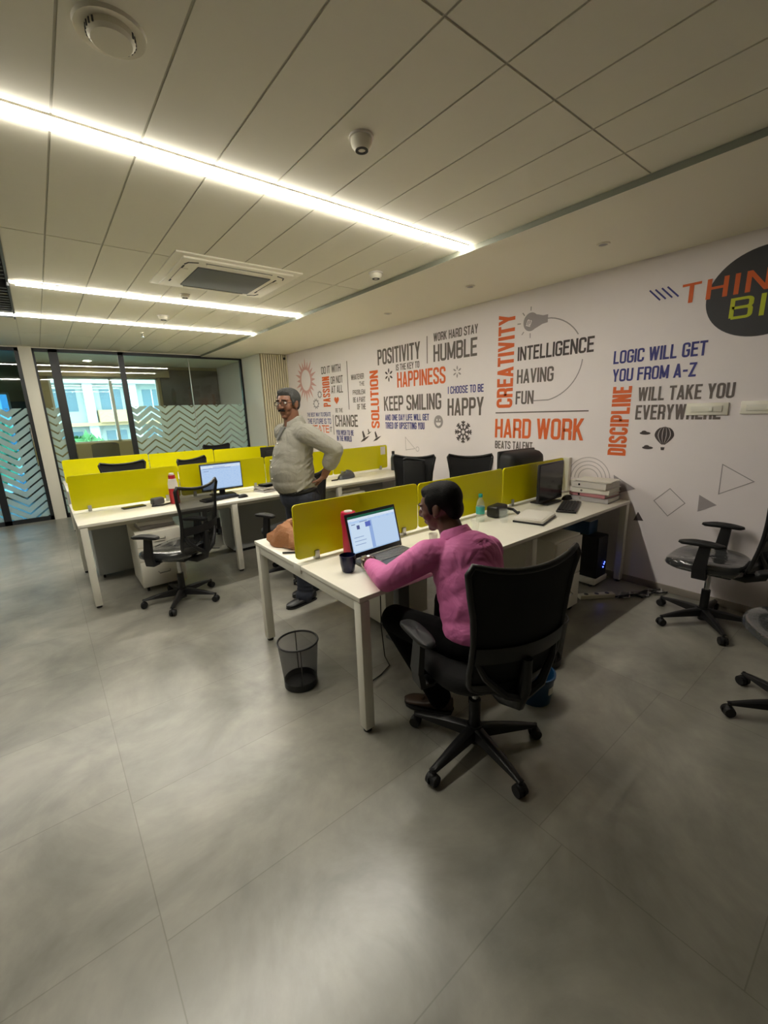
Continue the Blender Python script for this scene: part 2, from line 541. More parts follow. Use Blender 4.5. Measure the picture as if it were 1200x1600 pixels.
def place(o, loc, rz, label, group=None):
    o.location = loc
    o.rotation_euler = (0, 0, R(rz))
    o['label'] = label
    if group: o['group'] = group
    return o

def remeshed(b, name, m, parent, voxel, smooth=4, label=None):
    """fuse overlapping closed shapes into one continuous surface"""
    bmesh.ops.recalc_face_normals(b.bm, faces=b.bm.faces[:])
    me = bpy.data.meshes.new(name + '_raw')
    b.bm.to_mesh(me); b.bm.free()
    o = bpy.data.objects.new(name, me)
    COL.objects.link(o)
    md = o.modifiers.new('fuse', 'REMESH'); md.mode = 'VOXEL'; md.voxel_size = voxel
    sm = o.modifiers.new('soften', 'SMOOTH'); sm.factor = 0.5; sm.iterations = smooth
    bpy.context.view_layer.update()
    dg = bpy.context.evaluated_depsgraph_get()
    me2 = bpy.data.meshes.new_from_object(o.evaluated_get(dg))
    me2.name = name
    o.modifiers.clear()
    o.data = me2
    bpy.data.meshes.remove(me)
    me2.materials.clear()
    me2.materials.append(M[m])
    me2.shade_smooth()
    if parent is not None: o.parent = parent
    if label: o['label'] = label
    return o
# ------------------------------------------------------------------ the setting
XW = 3.97           # inner face of the printed wall
ZC, ZS = 2.715, 2.68
YB = 8.85           # glazed partition
STEP_X = 2.65
WEST, SOUTH = -3.2, -3.0

struct(B().bx(WEST - 0.1, XW + 0.1, SOUTH - 0.1, 12.2, -0.1, 0.0).obj('floor', 'floor', angle=0))
wall_right = struct(B().bx(XW, XW + 0.1, SOUTH - 0.1, 12.2, 0, 2.95).obj('wall_right', 'wall', angle=0))
struct(B().bx(WEST - 0.1, WEST, SOUTH - 0.1, 12.2, 0, 2.95).obj('wall_left', 'office_wall', angle=0))
struct(B().bx(WEST - 0.1, XW + 0.1, SOUTH - 0.1, SOUTH, 0, 2.95).obj('wall_front', 'office_wall', angle=0))
struct(B().bx(XW - 0.014, XW, SOUTH, 7.9, 0, 0.06, 0.003).obj('baseboard_right', 'skirt'))

# grid ceiling: long lay-in panels with open joints, tees above them
seam_x = [0.24 + 0.3 * k for k in range(-12, 9)]
xs = [WEST] + [x for x in seam_x if WEST < x < STEP_X - 0.1] + [STEP_X]
bands = [(-3.0, -2.52), (-2.52, -1.32), (-1.32, -0.12), (-0.12, 1.08), (1.08, 2.24), (2.34, 3.59), (3.59, 4.82), (4.92, 6.19), (6.29, 7.5), (7.5, 8.85)]
AC = (0.95, 1.93, 3.42, 4.30)
b = B()
g = 0.0045
for (y0, y1) in bands:
    for x0, x1 in zip(xs, xs[1:]):
        if y0 > 3.0 and x1 < 0.0:
            continue
        a0 = x0
        if y0 > 2.2 and x0 < -0.05:
            a0 = x0
        if y0 > 3.0 and x0 < 0.02: a0 = 0.02
        b.bx(a0 + (g if x0 > WEST else 0), x1 - g, y0 + g, y1 - g, ZC, ZC + 0.015)
ceiling = struct(b.obj('ceiling', 'ceiling', angle=0))
b = B()
for (y0, y1) in bands:
    b.bx(0.02 if y0 > 3.0 else WEST, STEP_X + 0.02, y0, y1, ZC + 0.005, ZC + 0.04)
b.bx(WEST - 0.1, XW + 0.1, SOUTH - 0.1, 3.0, ZC + 0.035, ZC + 0.25)
b.bx(0.02, XW + 0.1, 3.0, YB + 0.05, ZC + 0.035, ZC + 0.25)
b.obj('ceiling_tee', 'tee', ceiling, angle=0)
b = B().bx(STEP_X, XW + 0.02, SOUTH, YB, ZS, ZC + 0.02)
b.obj('soffit', 'soffit', ceiling, angle=0)
B().bx(STEP_X - 0.004, STEP_X, SOUTH, YB, ZS + 0.001, ZC - 0.001).obj('ceiling_step', 'step', ceiling, angle=0)  # thin strip over the step face, greyer and darker than the ceiling
# dark open ceiling with baffles along the left side
b = B().bx(WEST, 0.02, 3.0, YB + 0.05, 2.93, 2.99)
b.obj('plenum', 'void', ceiling, angle=0)
b = B()
y = 3.08
while y < 6.4:
    if abs(y - 4.87) > 0.09 and abs(y - 6.24) > 0.09:
        b.bx(WEST, 0.0, y, y + 0.035, ZC - 0.01, ZC + 0.08)
    y += 0.11
b.obj('ceiling_baffle', 'baffle', ceiling, angle=0)
B().bx(WEST, 0.02, 6.45, YB, ZC, ZC + 0.05).obj('ceiling_bulkhead', 'ceiling', ceiling, angle=0)
B().bx(0.005, 0.02, 3.0, 4.81, ZC - 0.02, ZC + 0.1).bx(0.005, 0.02, 4.93, 6.18, ZC - 0.02, ZC + 0.1).bx(0.005, 0.02, 6.30, 6.45, ZC - 0.02, ZC + 0.1).obj('ceiling_edge', 'dark_grey', ceiling, angle=0)

# ribbed corner box beside the printed wall
wb = struct(B().bx(3.43, XW, 7.92, YB + 0.06, 0, 2.70).obj('wall_back', 'plain_wall', angle=0))
b = B()
for k in range(12):
    x = 3.445 + k * 0.0445
    b.bx(x, x + 0.027, 7.885, 7.92, 0, 2.675)
b.obj('ribbed_cladding', 'cream', wb, angle=0)
B().bx(3.43, XW, 7.914, 7.92, 0, 2.675).obj('cladding_backing', 'cream_dark', wb, angle=0)

# posts and head of the glazed partition
pt = struct(B().bx(-0.03, 0.13, YB - 0.06, YB + 0.08, 0, 2.72, 0.004).obj('wall_post', 'white_metal'))
struct(B().bx(WEST, XW, YB - 0.03, YB + 0.08, 2.70, 2.95).obj('wall_head', 'plain_wall', angle=0))

def framed_glass(name, x0, x1, film_top, m, stiles=(0.045, 0.045), joints=(), z1=2.70, z0=0.0):
    w = struct(thing(name, '', '', ((x0 + x1) / 2, YB, 0)))
    del w['label']; del w['category']
    a, c = x0 - (x0 + x1) / 2, x1 - (x0 + x1) / 2
    f = B()
    if stiles[0]: f.bx(a, a + stiles[0], -0.03, 0.03, z0, z1)
    if stiles[1]: f.bx(c - stiles[1], c, -0.03, 0.03, z0, z1)
    f.bx(a, c, -0.03, 0.03, z1 - 0.05, z1)
    f.bx(a, c, -0.03, 0.03, z0, z0 + 0.07)
    struct(f.obj('window_frame', 'black_frame', w, angle=0))
    p = B().bx(a + stiles[0], c - stiles[1], -0.005, 0.005, z0 + 0.07, z1 - 0.05).obj('pane', m, w, angle=0)
    struct(p)
    for j in joints:
        struct(B().bx(j - (x0 + x1) / 2 - 0.006, j - (x0 + x1) / 2 + 0.006, -0.009, 0.009, z0 + 0.07, z1 - 0.05).obj('glass_joint', 'alu', w, angle=0))
    return w
M['chev'] = chevron_mat('chevron_film_glass', 1.80)
framed_glass('window_1', 1.31, 3.43, 1.8, 'chev', (0.05, 0.04), joints=(2.42,))
framed_glass('window_2', 0.13, 0.36, 1.8, 'chev', (0.03, 0.03))
framed_glass('window_3', WEST, -0.62, 1.8, 'chev', (0.04, 0.04), joints=(-1.9,))
d = framed_glass('door_1', 0.36, 1.31, 0, 'glass', (0.09, 0.03))
h = B().tube([(-0.39, -0.05, 0.98), (-0.39, -0.05, 1.12)], 0.011); h.cyl((-0.39, -0.05, 1.05), (-0.39, 0, 1.05), 0.008)
struct(h.obj('door_handle', 'chrome', d))
d = framed_glass('door_2', -0.62, -0.03, 1.8, 'chev', (0.05, 0.05))
h = B().tube([(0.235, -0.06, 0.9), (0.235, -0.06, 1.5)], 0.012)
for z in (0.95, 1.45): h.cyl((0.235, -0.06, z), (0.235, 0, z), 0.008)
struct(h.obj('door_handle', 'chrome', d))

# room behind the partition: end wall with window openings, own ceiling, dividing wall
YE = 12.0
def wall_with_holes(name, x0, x1, holes, m, z1=2.95):
    b = B()
    cur = x0
    for (a, c, za, zb) in sorted(holes):
        b.bx(cur, a, YE, YE + 0.15, 0, z1)
        b.bx(a, c, YE, YE + 0.15, 0, za)
        b.bx(a, c, YE, YE + 0.15, zb, z1)
        cur = c
    b.bx(cur, x1, YE, YE + 0.15, 0, z1)
    return struct(b.obj(name, m, angle=0))
wall_with_holes('wall_far', WEST, XW, [(0.35, 2.5, 1.06, 2.53), (-2.9, -0.35, 0.08, 2.2)], 'tan_wall')
struct(B().bx(WEST, XW, YB + 0.08, YE, 2.80, 2.9).obj('ceiling_meeting_room', 'ceiling', angle=0))
struct(B().bx(-0.08, 0.0, YB + 0.08, YE, 0, 2.80).obj('wall_divider', 'plain_wall', angle=0))
for nm, x0, x1, z0, z1, mul in (('window_4', 0.35, 2.5, 1.06, 2.53, (1.5,)), ('window_5', -2.9, -0.35, 0.08, 2.2, (-1.2,))):
    w = struct(thing(nm, '', '', (0, YE + 0.07, 0))); del w['label']; del w['category']
    f = B().bx(x0, x0 + 0.04, -0.03, 0.03, z0, z1).bx(x1 - 0.04, x1, -0.03, 0.03, z0, z1).bx(x0, x1, -0.03, 0.03, z0, z0 + 0.04).bx(x0, x1, -0.03, 0.03, z1 - 0.04, z1)
    for q in mul: f.bx(q - 0.03, q + 0.03, -0.03, 0.03, z0, z1)
    struct(f.obj('window_frame', 'white_metal', w, angle=0))
    struct(B().bx(x0 + 0.04, x1 - 0.04, -0.004, 0.004, z0 + 0.04, z1 - 0.04).obj('pane', 'blue_light_glass' if nm == 'window_5' else 'glass', w, angle=0))
struct(B().bx(0.2, 2.75, YE - 0.16, YE, 2.53, 2.70).obj('trim_1', 'tan_wall', angle=0))
tag(B().bx(2.56, 3.95, YE - 0.05, YE - 0.002, 1.86, 2.72, 0.006).obj('wall_panel', 'brown_panel'), 'dark brown panel mounted high on the end wall beyond the glass', 'panel')
tag(B().bx(-0.34, -0.10, YE - 0.4, YE - 0.002, 0, 2.0, 0.006).obj('storage_cabinet', 'dark_grey'), 'dark grey tall cabinet behind the left glass door', 'cabinet')

# street side: a facade with window bays and a few trees, in daylight
struct(B().bx(-30, 30, YE + 0.2, 60, -6.2, -6.0).obj('ground_street', 'street', angle=0))
bd = thing('apartment_building', 'pale apartment block with columns and balconies outside the window', 'building', (3.0, 40, -8))
B().bx(-16, 22, 0, 8, 0, 26).obj('facade', 'bldg', bd, angle=0)
b = B()
for k in range(13):
    b.bx(-14.4 + k * 2.9, -13.8 + k * 2.9, -0.5, 0, 0, 26)
b.obj('column', 'bldg_trim', bd, angle=0)
for fl in range(7):
    B().bx(-16, 22, -0.9, 0, fl * 3.1 + 2.9, fl * 3.1 + 3.15).obj('floor_band', 'bldg_trim' if fl % 2 else 'bldg_warm', bd, angle=0)
    for k in range(9):
        x = -8.0 + k * 2.9
        w = B().bx(x + 0.45, x + 1.85, -0.03, 0.05, fl * 3.1 + 0.9, fl * 3.1 + 2.5).obj('window', 'bldg_win', bd, angle=0)
        if (k + fl) % 3 == 0:
            B().bx(x + 0.1, x + 2.2, -1.3, -0.05, fl * 3.1 + 0.05, fl * 3.1 + 0.95).obj('balcony', 'bldg_warm', bd, angle=0)
        B().bx(x + 1.1, x + 1.18, -0.06, 0.0, fl * 3.1 + 0.9, fl * 3.1 + 2.5).obj('mullion', 'bldg_trim', w, angle=0)
def tree(x, y, hgt, lab, n=420, seed=1):
    rnd = random.Random(seed)
    t = thing('tree', lab, 'tree', (x, y, -6), 0, 'trees outside the windows')
    B().tube([(0, 0, 0), (0.1, 0, hgt * 0.4), (0.05, 0.1, hgt * 0.8)], [0.18, 0.13, 0.05]).obj('trunk', 'bark', t)
    b = B()
    for _ in range(n):
        a, rr, z = rnd.uniform(0, 6.28), rnd.uniform(0.2, 1) ** 0.5, rnd.uniform(-1, 1)
        q = math.sqrt(max(0, 1 - z * z)) * rr
        c = Vector((q * math.cos(a) * 1.9, q * math.sin(a) * 1.9, hgt * 0.8 + z * 1.9))
        s = rnd.uniform(0.25, 0.5)
        e = Euler((rnd.uniform(0, 3), rnd.uniform(0, 3), rnd.uniform(0, 3))).to_matrix()
        vs = [b.bm.verts.new(c + e @ Vector(p)) for p in ((-s, 0, 0), (0, -s * 0.5, 0.05), (s, 0, 0), (0, s * 0.5, 0.05))]
        b.bm.faces.new(vs)
    b.obj('crown', 'leaf', t, angle=0)
tree(-2.6, 22.0, 8.4, 'green leafy tree outside behind the left glass door', seed=3)
tree(-7.6, 24, 8.0, 'green leafy tree outside at far left of the glazing', seed=5)
tree(1.6, 26.0, 6.0, 'low green tree outside below the pale apartment block', seed=8)

# chair seen through the clear door
vc = thing('visitor_chair', 'brown high-back chair seen through the clear glass door', 'chair', (0.95, 10.3, 0), 160)
B().grid(lambda u, v: ((u - .5) * .5, -0.22 - 0.06 * v + 0.05 * (2 * u - 1) ** 2, 0.5 + 0.62 * v - 0.03 * (2 * u - 1) ** 4), 12, 10).obj('backrest', 'brown_seat', vc)
B().box((0, 0, 0.45), (0.5, 0.48, 0.09), 0.035).obj('seat', 'brown_seat', vc)
for a in (45, 135, 225, 315):
    x, y = 0.22 * math.cos(R(a)) * 1.3, 0.22 * math.sin(R(a)) * 1.3
    B().cyl((x, y, 0), (x * 0.8, y * 0.8, 0.42), 0.014).obj('leg', 'black_frame', vc)

# ------------------------------------------------------------------ ceiling lamps
def strip(x0, x1, y, w, label):
    t = thing('strip_light', label, 'light', ((x0 + x1) / 2, y, ZC), 0, 'recessed strip lights')
    L = (x1 - x0) / 2
    f = B().bx(-L, L, -w / 2 - 0.008, -w / 2, -0.004, 0.03).bx(-L, L, w / 2, w / 2 + 0.008, -0.004, 0.03).bx(-L, L, -w / 2, w / 2, 0.02, 0.03)
    f.obj('housing', 'white_metal', t, angle=0)
    B().bx(-L, L, -w / 2, w / 2, -0.016, 0.018).obj('diffuser', 'lamp', t, angle=0)
strip(-0.9, 2.635, 2.29, 0.07, 'long white strip light nearest, above the front desk')
strip(0.06, 2.635, 4.87, 0.06, 'white strip light in the middle, starting at the ceiling edge')
strip(-2.6, 2.635, 6.24, 0.06, 'white strip light farthest back, over the third desk row')

def downlight(x, y, z, label):
    t = thing('ceiling_downlight', label, 'light', (x, y, z), 0, 'downlights beyond the glass')
    B().lathe([(0.075, 0.0), (0.095, 0.0), (0.095, -0.012), (0.075, -0.012), (0.075, 0.0)]).obj('rim', 'white_metal', t)
    B().cyl((0, 0, -0.002), (0, 0, -0.009), 0.074).obj('diffuser', 'downlamp', t)
downlight(0.98, 9.6, 2.80, 'round bright downlight above the clear glass door')
downlight(1.05, 11.2, 2.80, 'round downlight in front of the far window pelmet')
downlight(2.62, 9.6, 2.80, 'round bright downlight behind the chevron glazing')

# ------------------------------------------------------------------ things on the ceiling
ac = thing('ceiling_cassette', 'square white ceiling cassette air conditioner with grey grille', 'air conditioner', (1.44, 3.86, ZC))
b = B().box((0, 0, -0.006), (0.98, 0.88, 0.012), 0.004)
b.box((0, 0, -0.019), (0.86, 0.78, 0.018), 0.008)
b.obj('panel', 'soffit', ac)
B().box((0.0, 0.02, -0.031), (0.58, 0.52, 0.012), 0.004).obj('return_grille', 'grille', ac)
for (cx, cy, sx, sy) in ((0, -0.32, 0.52, 0.055), (0, 0.335, 0.52, 0.055), (-0.365, 0, 0.055, 0.46), (0.365, 0, 0.055, 0.46)):
    lv = B().box((cx, cy, -0.030), (sx * 0.96, sy * 0.7, 0.006), 0.002).obj('louvre', 'soffit', ac)
    s = B()
    if sx > sy:
        s.bx(cx - sx / 2, cx + sx / 2, cy - sy / 2, cy - sy / 2 + 0.012, -0.0305, -0.027)
    else:
        s.bx(cx - sx / 2, cx - sx / 2 + 0.012, cy - sy / 2, cy + sy / 2, -0.0305, -0.027)
    s.obj('air_slot', 'slot', lv, angle=0)
for sx, sy in ((-1, -1), (1, -1), (1, 1)):
    B().tube([(sx * 0.39, sy * 0.26, -0.0285), (sx * 0.375, sy * 0.31, -0.0285), (sx * 0.31, sy * 0.335, -0.0285)], 0.005).obj('corner_slot', 'slot', ac)

sp = thing('ceiling_speaker', 'round white ceiling speaker with flat cover near strip light', 'speaker', (0.37, 1.70, ZC))
B().lathe([(0, -0.004), (0.084, -0.004), (0.094, -0.010), (0.097, 0.0)]).obj('ring', 'soffit', sp)
B().lathe([(0.0, -0.03), (0.055, -0.029), (0.064, -0.02), (0.064, -0.004), (0, -0.004)]).obj('cover', 'soffit', sp)
b = B()
for k in range(28):
    a = 2 * math.pi * k / 28
    if abs(math.cos(a)) > 0.75:
        b.box((0.064 * math.cos(a), 0.064 * math.sin(a), -0.014), (0.004, 0.005, 0.014), rot=(0, 0, a))
b.obj('vent_slits', 'slot', sp, angle=0)

def detector(x, y, z, label, r=0.055, h=0.05):
    t = thing('smoke_detector', label, 'detector', (x, y, z), 0, 'detectors on the ceiling')
    B().lathe([(0, -0.008), (r, -0.008), (r, 0.0)]).obj('base', 'white_plastic', t)
    B().lathe([(0, -h), (r * 0.55, -h), (r * 0.8, -h * 0.72), (r * 0.86, -h * 0.4), (r * 0.86, -0.008), (0, -0.008)]).obj('housing', 'soffit', t)
    B().lathe([(r * 0.3, -h - 0.003), (r * 0.52, -h - 0.003), (r * 0.52, -h + 0.002), (r * 0.3, -h + 0.002), (r * 0.3, -h - 0.003)]).obj('sensor_ring', 'slot', t)
detector(1.27, 1.68, ZC, 'round smoke detector in front of the nearest strip light', 0.052, 0.05)
detector(1.30, 4.58, ZC, 'small round detector just behind the air conditioner', 0.05, 0.03)
detector(1.33, 5.62, ZC, 'small white detector between the two far strip lights', 0.06, 0.045)
detector(2.44, 3.10, ZC, 'small white detector near the end of the nearest strip light', 0.06, 0.045)
sk = thing('fire_sprinkler', 'small fire sprinkler hanging from ceiling behind the farthest strip light', 'sprinkler', (1.33, 6.85, ZC))
B().lathe([(0, 0), (0.035, 0), (0.03, -0.008), (0, -0.008)]).obj('escutcheon', 'soffit', sk)
B().cyl((0, 0, -0.005), (0, 0, -0.05), 0.009).obj('stem', 'chrome', sk)
B().cyl((0, 0, -0.055), (0, 0, -0.051), 0.024).obj('deflector', 'chrome', sk)
for x, y, l in ((3.33, 1.63, 'round unlit spotlight in the lowered ceiling nearest the camera'), (3.35, 2.85, 'round unlit spotlight in lowered ceiling above the word HUMBLE'), (3.40, 4.12, 'round unlit spotlight in the lowered ceiling farthest back')):
    t = thing('ceiling_spotlight', l, 'light', (x, y, ZS), 0, 'unlit spots in the lowered ceiling')
    B().lathe([(0.03, 0.0), (0.045, 0.0), (0.042, -0.008), (0.03, -0.008), (0.03, 0)]).obj('rim', 'soffit', t)
    B().cyl((0, 0, -0.001), (0, 0, -0.005), 0.03).obj('lens', 'paper2', t)
tag(B().ell((3.9, 7.86, 2.60), (0.025, 0.025, 0.025)).cyl((3.9, 7.86, 2.60), (3.9, 7.9, 2.60), 0.012).obj('corner_camera', 'black_plastic'), 'small black sensor at the top of the ribbed corner wall', 'sensor')
# ------------------------------------------------------------------ printing on the right wall
def arc(cx, cy, rx, ry, a0, a1, n=7):
    return [(cx + rx * math.cos(R(a0 + (a1 - a0) * i / n)), cy + ry * math.sin(R(a0 + (a1 - a0) * i / n))) for i in range(n + 1)]

def glyph(c, wf, t):
    """letter as strokes: ('p', points, closed) centre lines, ('d', x0,y0,x1,y1) slanted strokes cut level; returns (width, strokes)"""
    h = t / 2
    W = 0.40 * wf
    l, r, m = h, W - h, W / 2
    b, tp = h, 1 - h
    q = min(0.12, (r - l) / 2)
    if c == ' ': return 0.17 * wf, []
    if c == '-': return W * 0.7, [('p', [(0.02, 0.46), (W * 0.7 - 0.02, 0.46)], 0)]
    if c == 'I': return t, [('p', [(h, 0), (h, 1)], 0)]
    if c == 'L': return W * .86, [('p', [(l, 1), (l, b), (W * .86, b)], 0)]
    if c == 'T': return W * .95, [('p', [(0, tp), (W * .95, tp)], 0), ('p', [(W * .475, 1), (W * .475, 0)], 0)]
    if c in 'EF':
        s = [('p', [(W * .9, tp), (l, tp), (l, b if c == 'E' else 0)] + ([(W * .9, b)] if c == 'E' else []), 0), ('p', [(l, .52), (W * .82, .52)], 0)]
        return W * .9, s
    if c == 'H': return W, [('p', [(l, 0), (l, 1)], 0), ('p', [(r, 0), (r, 1)], 0), ('p', [(l, .52), (r, .52)], 0)]
    if c == 'U': return W, [('p', [(l, 1), (l, b + q)] + arc(l + q, b + q, q, q, 180, 270) + arc(r - q, b + q, q, q, 270, 360) + [(r, 1)], 0)]
    if c == 'O': return W, [('p', arc(r - q, tp - q, q, q, 0, 90) + arc(l + q, tp - q, q, q, 90, 180) + arc(l + q, b + q, q, q, 180, 270) + arc(r - q, b + q, q, q, 270, 360), 1)]
    if c in 'CG':
        s = [(r, .68)] + arc(r - q, tp - q, q, q, 0, 90) + arc(l + q, tp - q, q, q, 90, 180) + arc(l + q, b + q, q, q, 180, 270) + arc(r - q, b + q, q, q, 270, 360)
        s += [(r, .32)] if c == 'C' else [(r, .47), (m, .47)]
        return W, [('p', s, 0)]
    if c == 'D': return W, [('p', [(l, b), (l, tp)] + [(r - q, tp)] + arc(r - q, tp - q, q, q, 90, 0) + arc(r - q, b + q, q, q, 0, -90), 1)]
    if c in 'PR':
        k = .46
        s = [('p', [(l, 0), (l, tp), (r - q, tp)] + arc(r - q, tp - q, q, q, 90, 0) + arc(r - q, k + q, q, q, 0, -90) + [(l, k)], 0)]
        if c == 'R': s.append(('p', [(r - q * .6, k), (r - .01, k - .1), (r, 0)], 0))
        return W, s
    if c == 'B':
        k = .53
        return W, [('p', [(l, b), (l, tp), (r - q, tp)] + arc(r - q, tp - q, q, q, 90, 0) + arc(r - q, k + q, q, q, 0, -90) + [(l, k)], 0),
                   ('p', [(r - q, k)] + arc(r - q, k - q, q, q, 90, 0) + arc(r - q, b + q, q, q, 0, -90) + [(l, b)], 0)]
    if c == 'S':
        s = [(r, .70)] + arc(r - q, tp - q, q, q, 0, 90) + arc(l + q, tp - q, q, q, 90, 180) + [(l, .66), (l + .02, .6), (r - .02, .40), (r, .34)] + arc(r - q, b + q, q, q, 0, -90) + arc(l + q, b + q, q, q, 270, 180) + [(l, .30)]
        return W, [('p', s, 0)]
    if c == 'A': return W * 1.06, [('d', h, 0, W * .53, 1), ('d', W * 1.06 - h, 0, W * .53, 1), ('p', [(W * .22, .24), (W * .84, .24)], 0)]
    if c == 'V': return W * 1.04, [('d', W * .52, 0, h, 1), ('d', W * .52, 0, W * 1.04 - h, 1)]
    if c == 'W':
        w = W * 1.45
        return w, [('d', w * .29, 0, h, 1), ('d', w * .29, 0, w * .5, 1), ('d', w * .71, 0, w * .5, 1), ('d', w * .71, 0, w - h, 1)]
    if c == 'M':
        w = W * 1.25
        return w, [('p', [(h, 0), (h, 1)], 0), ('p', [(w - h, 0), (w - h, 1)], 0), ('d', w * .5, .08, h, 1), ('d', w * .5, .08, w - h, 1)]
    if c == 'N': return W * 1.04, [('p', [(l, 0), (l, 1)], 0), ('p', [(W * 1.04 - h, 0), (W * 1.04 - h, 1)], 0), ('d', W * 1.04 - h, 0, l, 1)]
    if c == 'K': return W * 1.04, [('p', [(l, 0), (l, 1)], 0), ('d', l, .36, W * .98 - h, 1), ('d', W * 1.02 - h, 0, l + W * .22, .62)]
    if c == 'X': return W, [('d', h, 0, r, 1), ('d', r, 0, h, 1)]
    if c == 'Y': return W * 1.02, [('p', [(W * .51, 0), (W * .51, .45)], 0), ('d', W * .51, .40, h, 1), ('d', W * .51, .40, W * 1.02 - h, 1)]
    if c == 'Z': return W * .95, [('p', [(0, tp), (W * .95, tp)], 0), ('p', [(0, b), (W * .95, b)], 0), ('d', h, .05, W * .95 - h, .95)]
    return W, [('p', [(l, 0), (l, 1)], 0)]

def ribbon(pts, closed, t):
    """left and right edge points of a mitred stroke"""
    P = [Vector((p[0], p[1])) for p in pts]
    Q = [P[0]]
    for p in P[1:]:
        if (p - Q[-1]).length > 1e-5: Q.append(p)
    if closed and (Q[0] - Q[-1]).length < 1e-5: Q.pop()
    n = len(Q)
    out = []
    for i in range(n):
        d0 = (Q[i] - Q[i - 1]).normalized() if (i > 0 or closed) else (Q[1] - Q[0]).normalized()
        d1 = (Q[(i + 1) % n] - Q[i]).normalized() if (i < n - 1 or closed) else d0
        n0, n1 = Vector((-d0.y, d0.x)), Vector((-d1.y, d1.x))
        mi = n0 + n1
        if mi.length < 1e-4: mi = n0.copy()
        mi.normalize()
        k = min(1.9, 1.0 / max(0.3, mi.dot(n0)))
        out.append((Q[i] + mi * (t / 2 * k), Q[i] - mi * (t / 2 * k)))
    return out

class Ink(B):
    """flat printing on the wall plane; o, u, v: origin, reading direction and up direction as (y, z) pairs"""
    def put(s, y, z, lift=0.0016):
        return s.bm.verts.new((XW - lift, y, z))
    def poly(s, pts, lift=0.0016):
        s.n_ = getattr(s, 'n_', 0) + 1
        lift += 0.00004 * s.n_
        s.bm.faces.new([s.put(y, z, lift) for y, z in pts])
        return s
    def stroke(s, pts, t, closed=False, lift=0.0016):
        s.n_ = getattr(s, 'n_', 0) + 1
        lift += 0.00004 * s.n_
        e = ribbon(pts, closed, t)
        vs = [(s.put(a.x, a.y, lift), s.put(c.x, c.y, lift)) for a, c in e]
        n = len(vs)
        for i in range(n if closed else n - 1):
            A, C = vs[i], vs[(i + 1) % n]
            s.bm.faces.new((A[0], A[1], C[1], C[0]))
        return s
    def disc(s, y, z, ry, rz, n=40, lift=0.0016):
        return s.poly([(y + ry * math.cos(2 * math.pi * i / n), z + rz * math.sin(2 * math.pi * i / n)) for i in range(n)], lift)
    def ring(s, y, z, ry, rz, t, n=40, lift=0.0016):
        return s.stroke([(y + ry * math.cos(2 * math.pi * i / n), z + rz * math.sin(2 * math.pi * i / n)) for i in range(n)], t, True, lift)
    def text(s, txt, o, u, v, length, height, t=0.15, gap=0.055, lift=0.0016, wf=None):
        asp = length / height
        if wf is None:
            lo, hi = 0.2, 4.0
            for _ in range(30):
                wf = (lo + hi) / 2
                tot = sum(glyph(c, wf, t)[0] for c in txt) + gap * (len(txt) - 1)
                if tot > asp: hi = wf
                else: lo = wf
        t = min(t, 0.40 * wf * 0.42)
        tot = sum(glyph(c, wf, t)[0] for c in txt) + gap * (len(txt) - 1)
        fx = asp / tot
        x = 0.0
        o, u, v = Vector(o), Vector(u), Vector(v)
        lift = [lift]
        def w(px, py):
            p = o + u * (px * fx * height) + v * (py * height)
            return s.put(p.x, p.y, lift[0])
        for c in txt:
            gw, st = glyph(c, wf, t)
            for k in st:
                lift[0] += 0.00004
                if k[0] == 'p':
                    e = ribbon(k[1], bool(k[2]), t)
                    n = len(e)
                    vs = [(w(x + a.x, a.y), w(x + b_.x, b_.y)) for a, b_ in e]
                    for i in range(n if k[2] else n - 1):
                        A, C = vs[i], vs[(i + 1) % n]
                        s.bm.faces.new((A[0], A[1], C[1], C[0]))
                else:
                    _, x0, y0, x1, y1 = k
                    hh = t / 2 * math.sqrt(1 + ((x1 - x0) / (y1 - y0)) ** 2) * 0.98
                    s.bm.faces.new([w(x + x0 - hh, y0), w(x + x0 + hh, y0), w(x + x1 + hh, y1), w(x + x1 - hh, y1)])
            x += gw + gap
        return s
    def done(s, name, m, label):
        s.bm.normal_update()
        for f in s.bm.faces:
            if f.normal.x > 0: f.normal_flip()
        me = bpy.data.meshes.new(name)
        s.bm.to_mesh(me); s.bm.free()
        me.materials.append(M[m])
        o = bpy.data.objects.new(name, me)
        COL.objects.link(o)
        o.parent = wall_right
        o['label'] = label
        return o

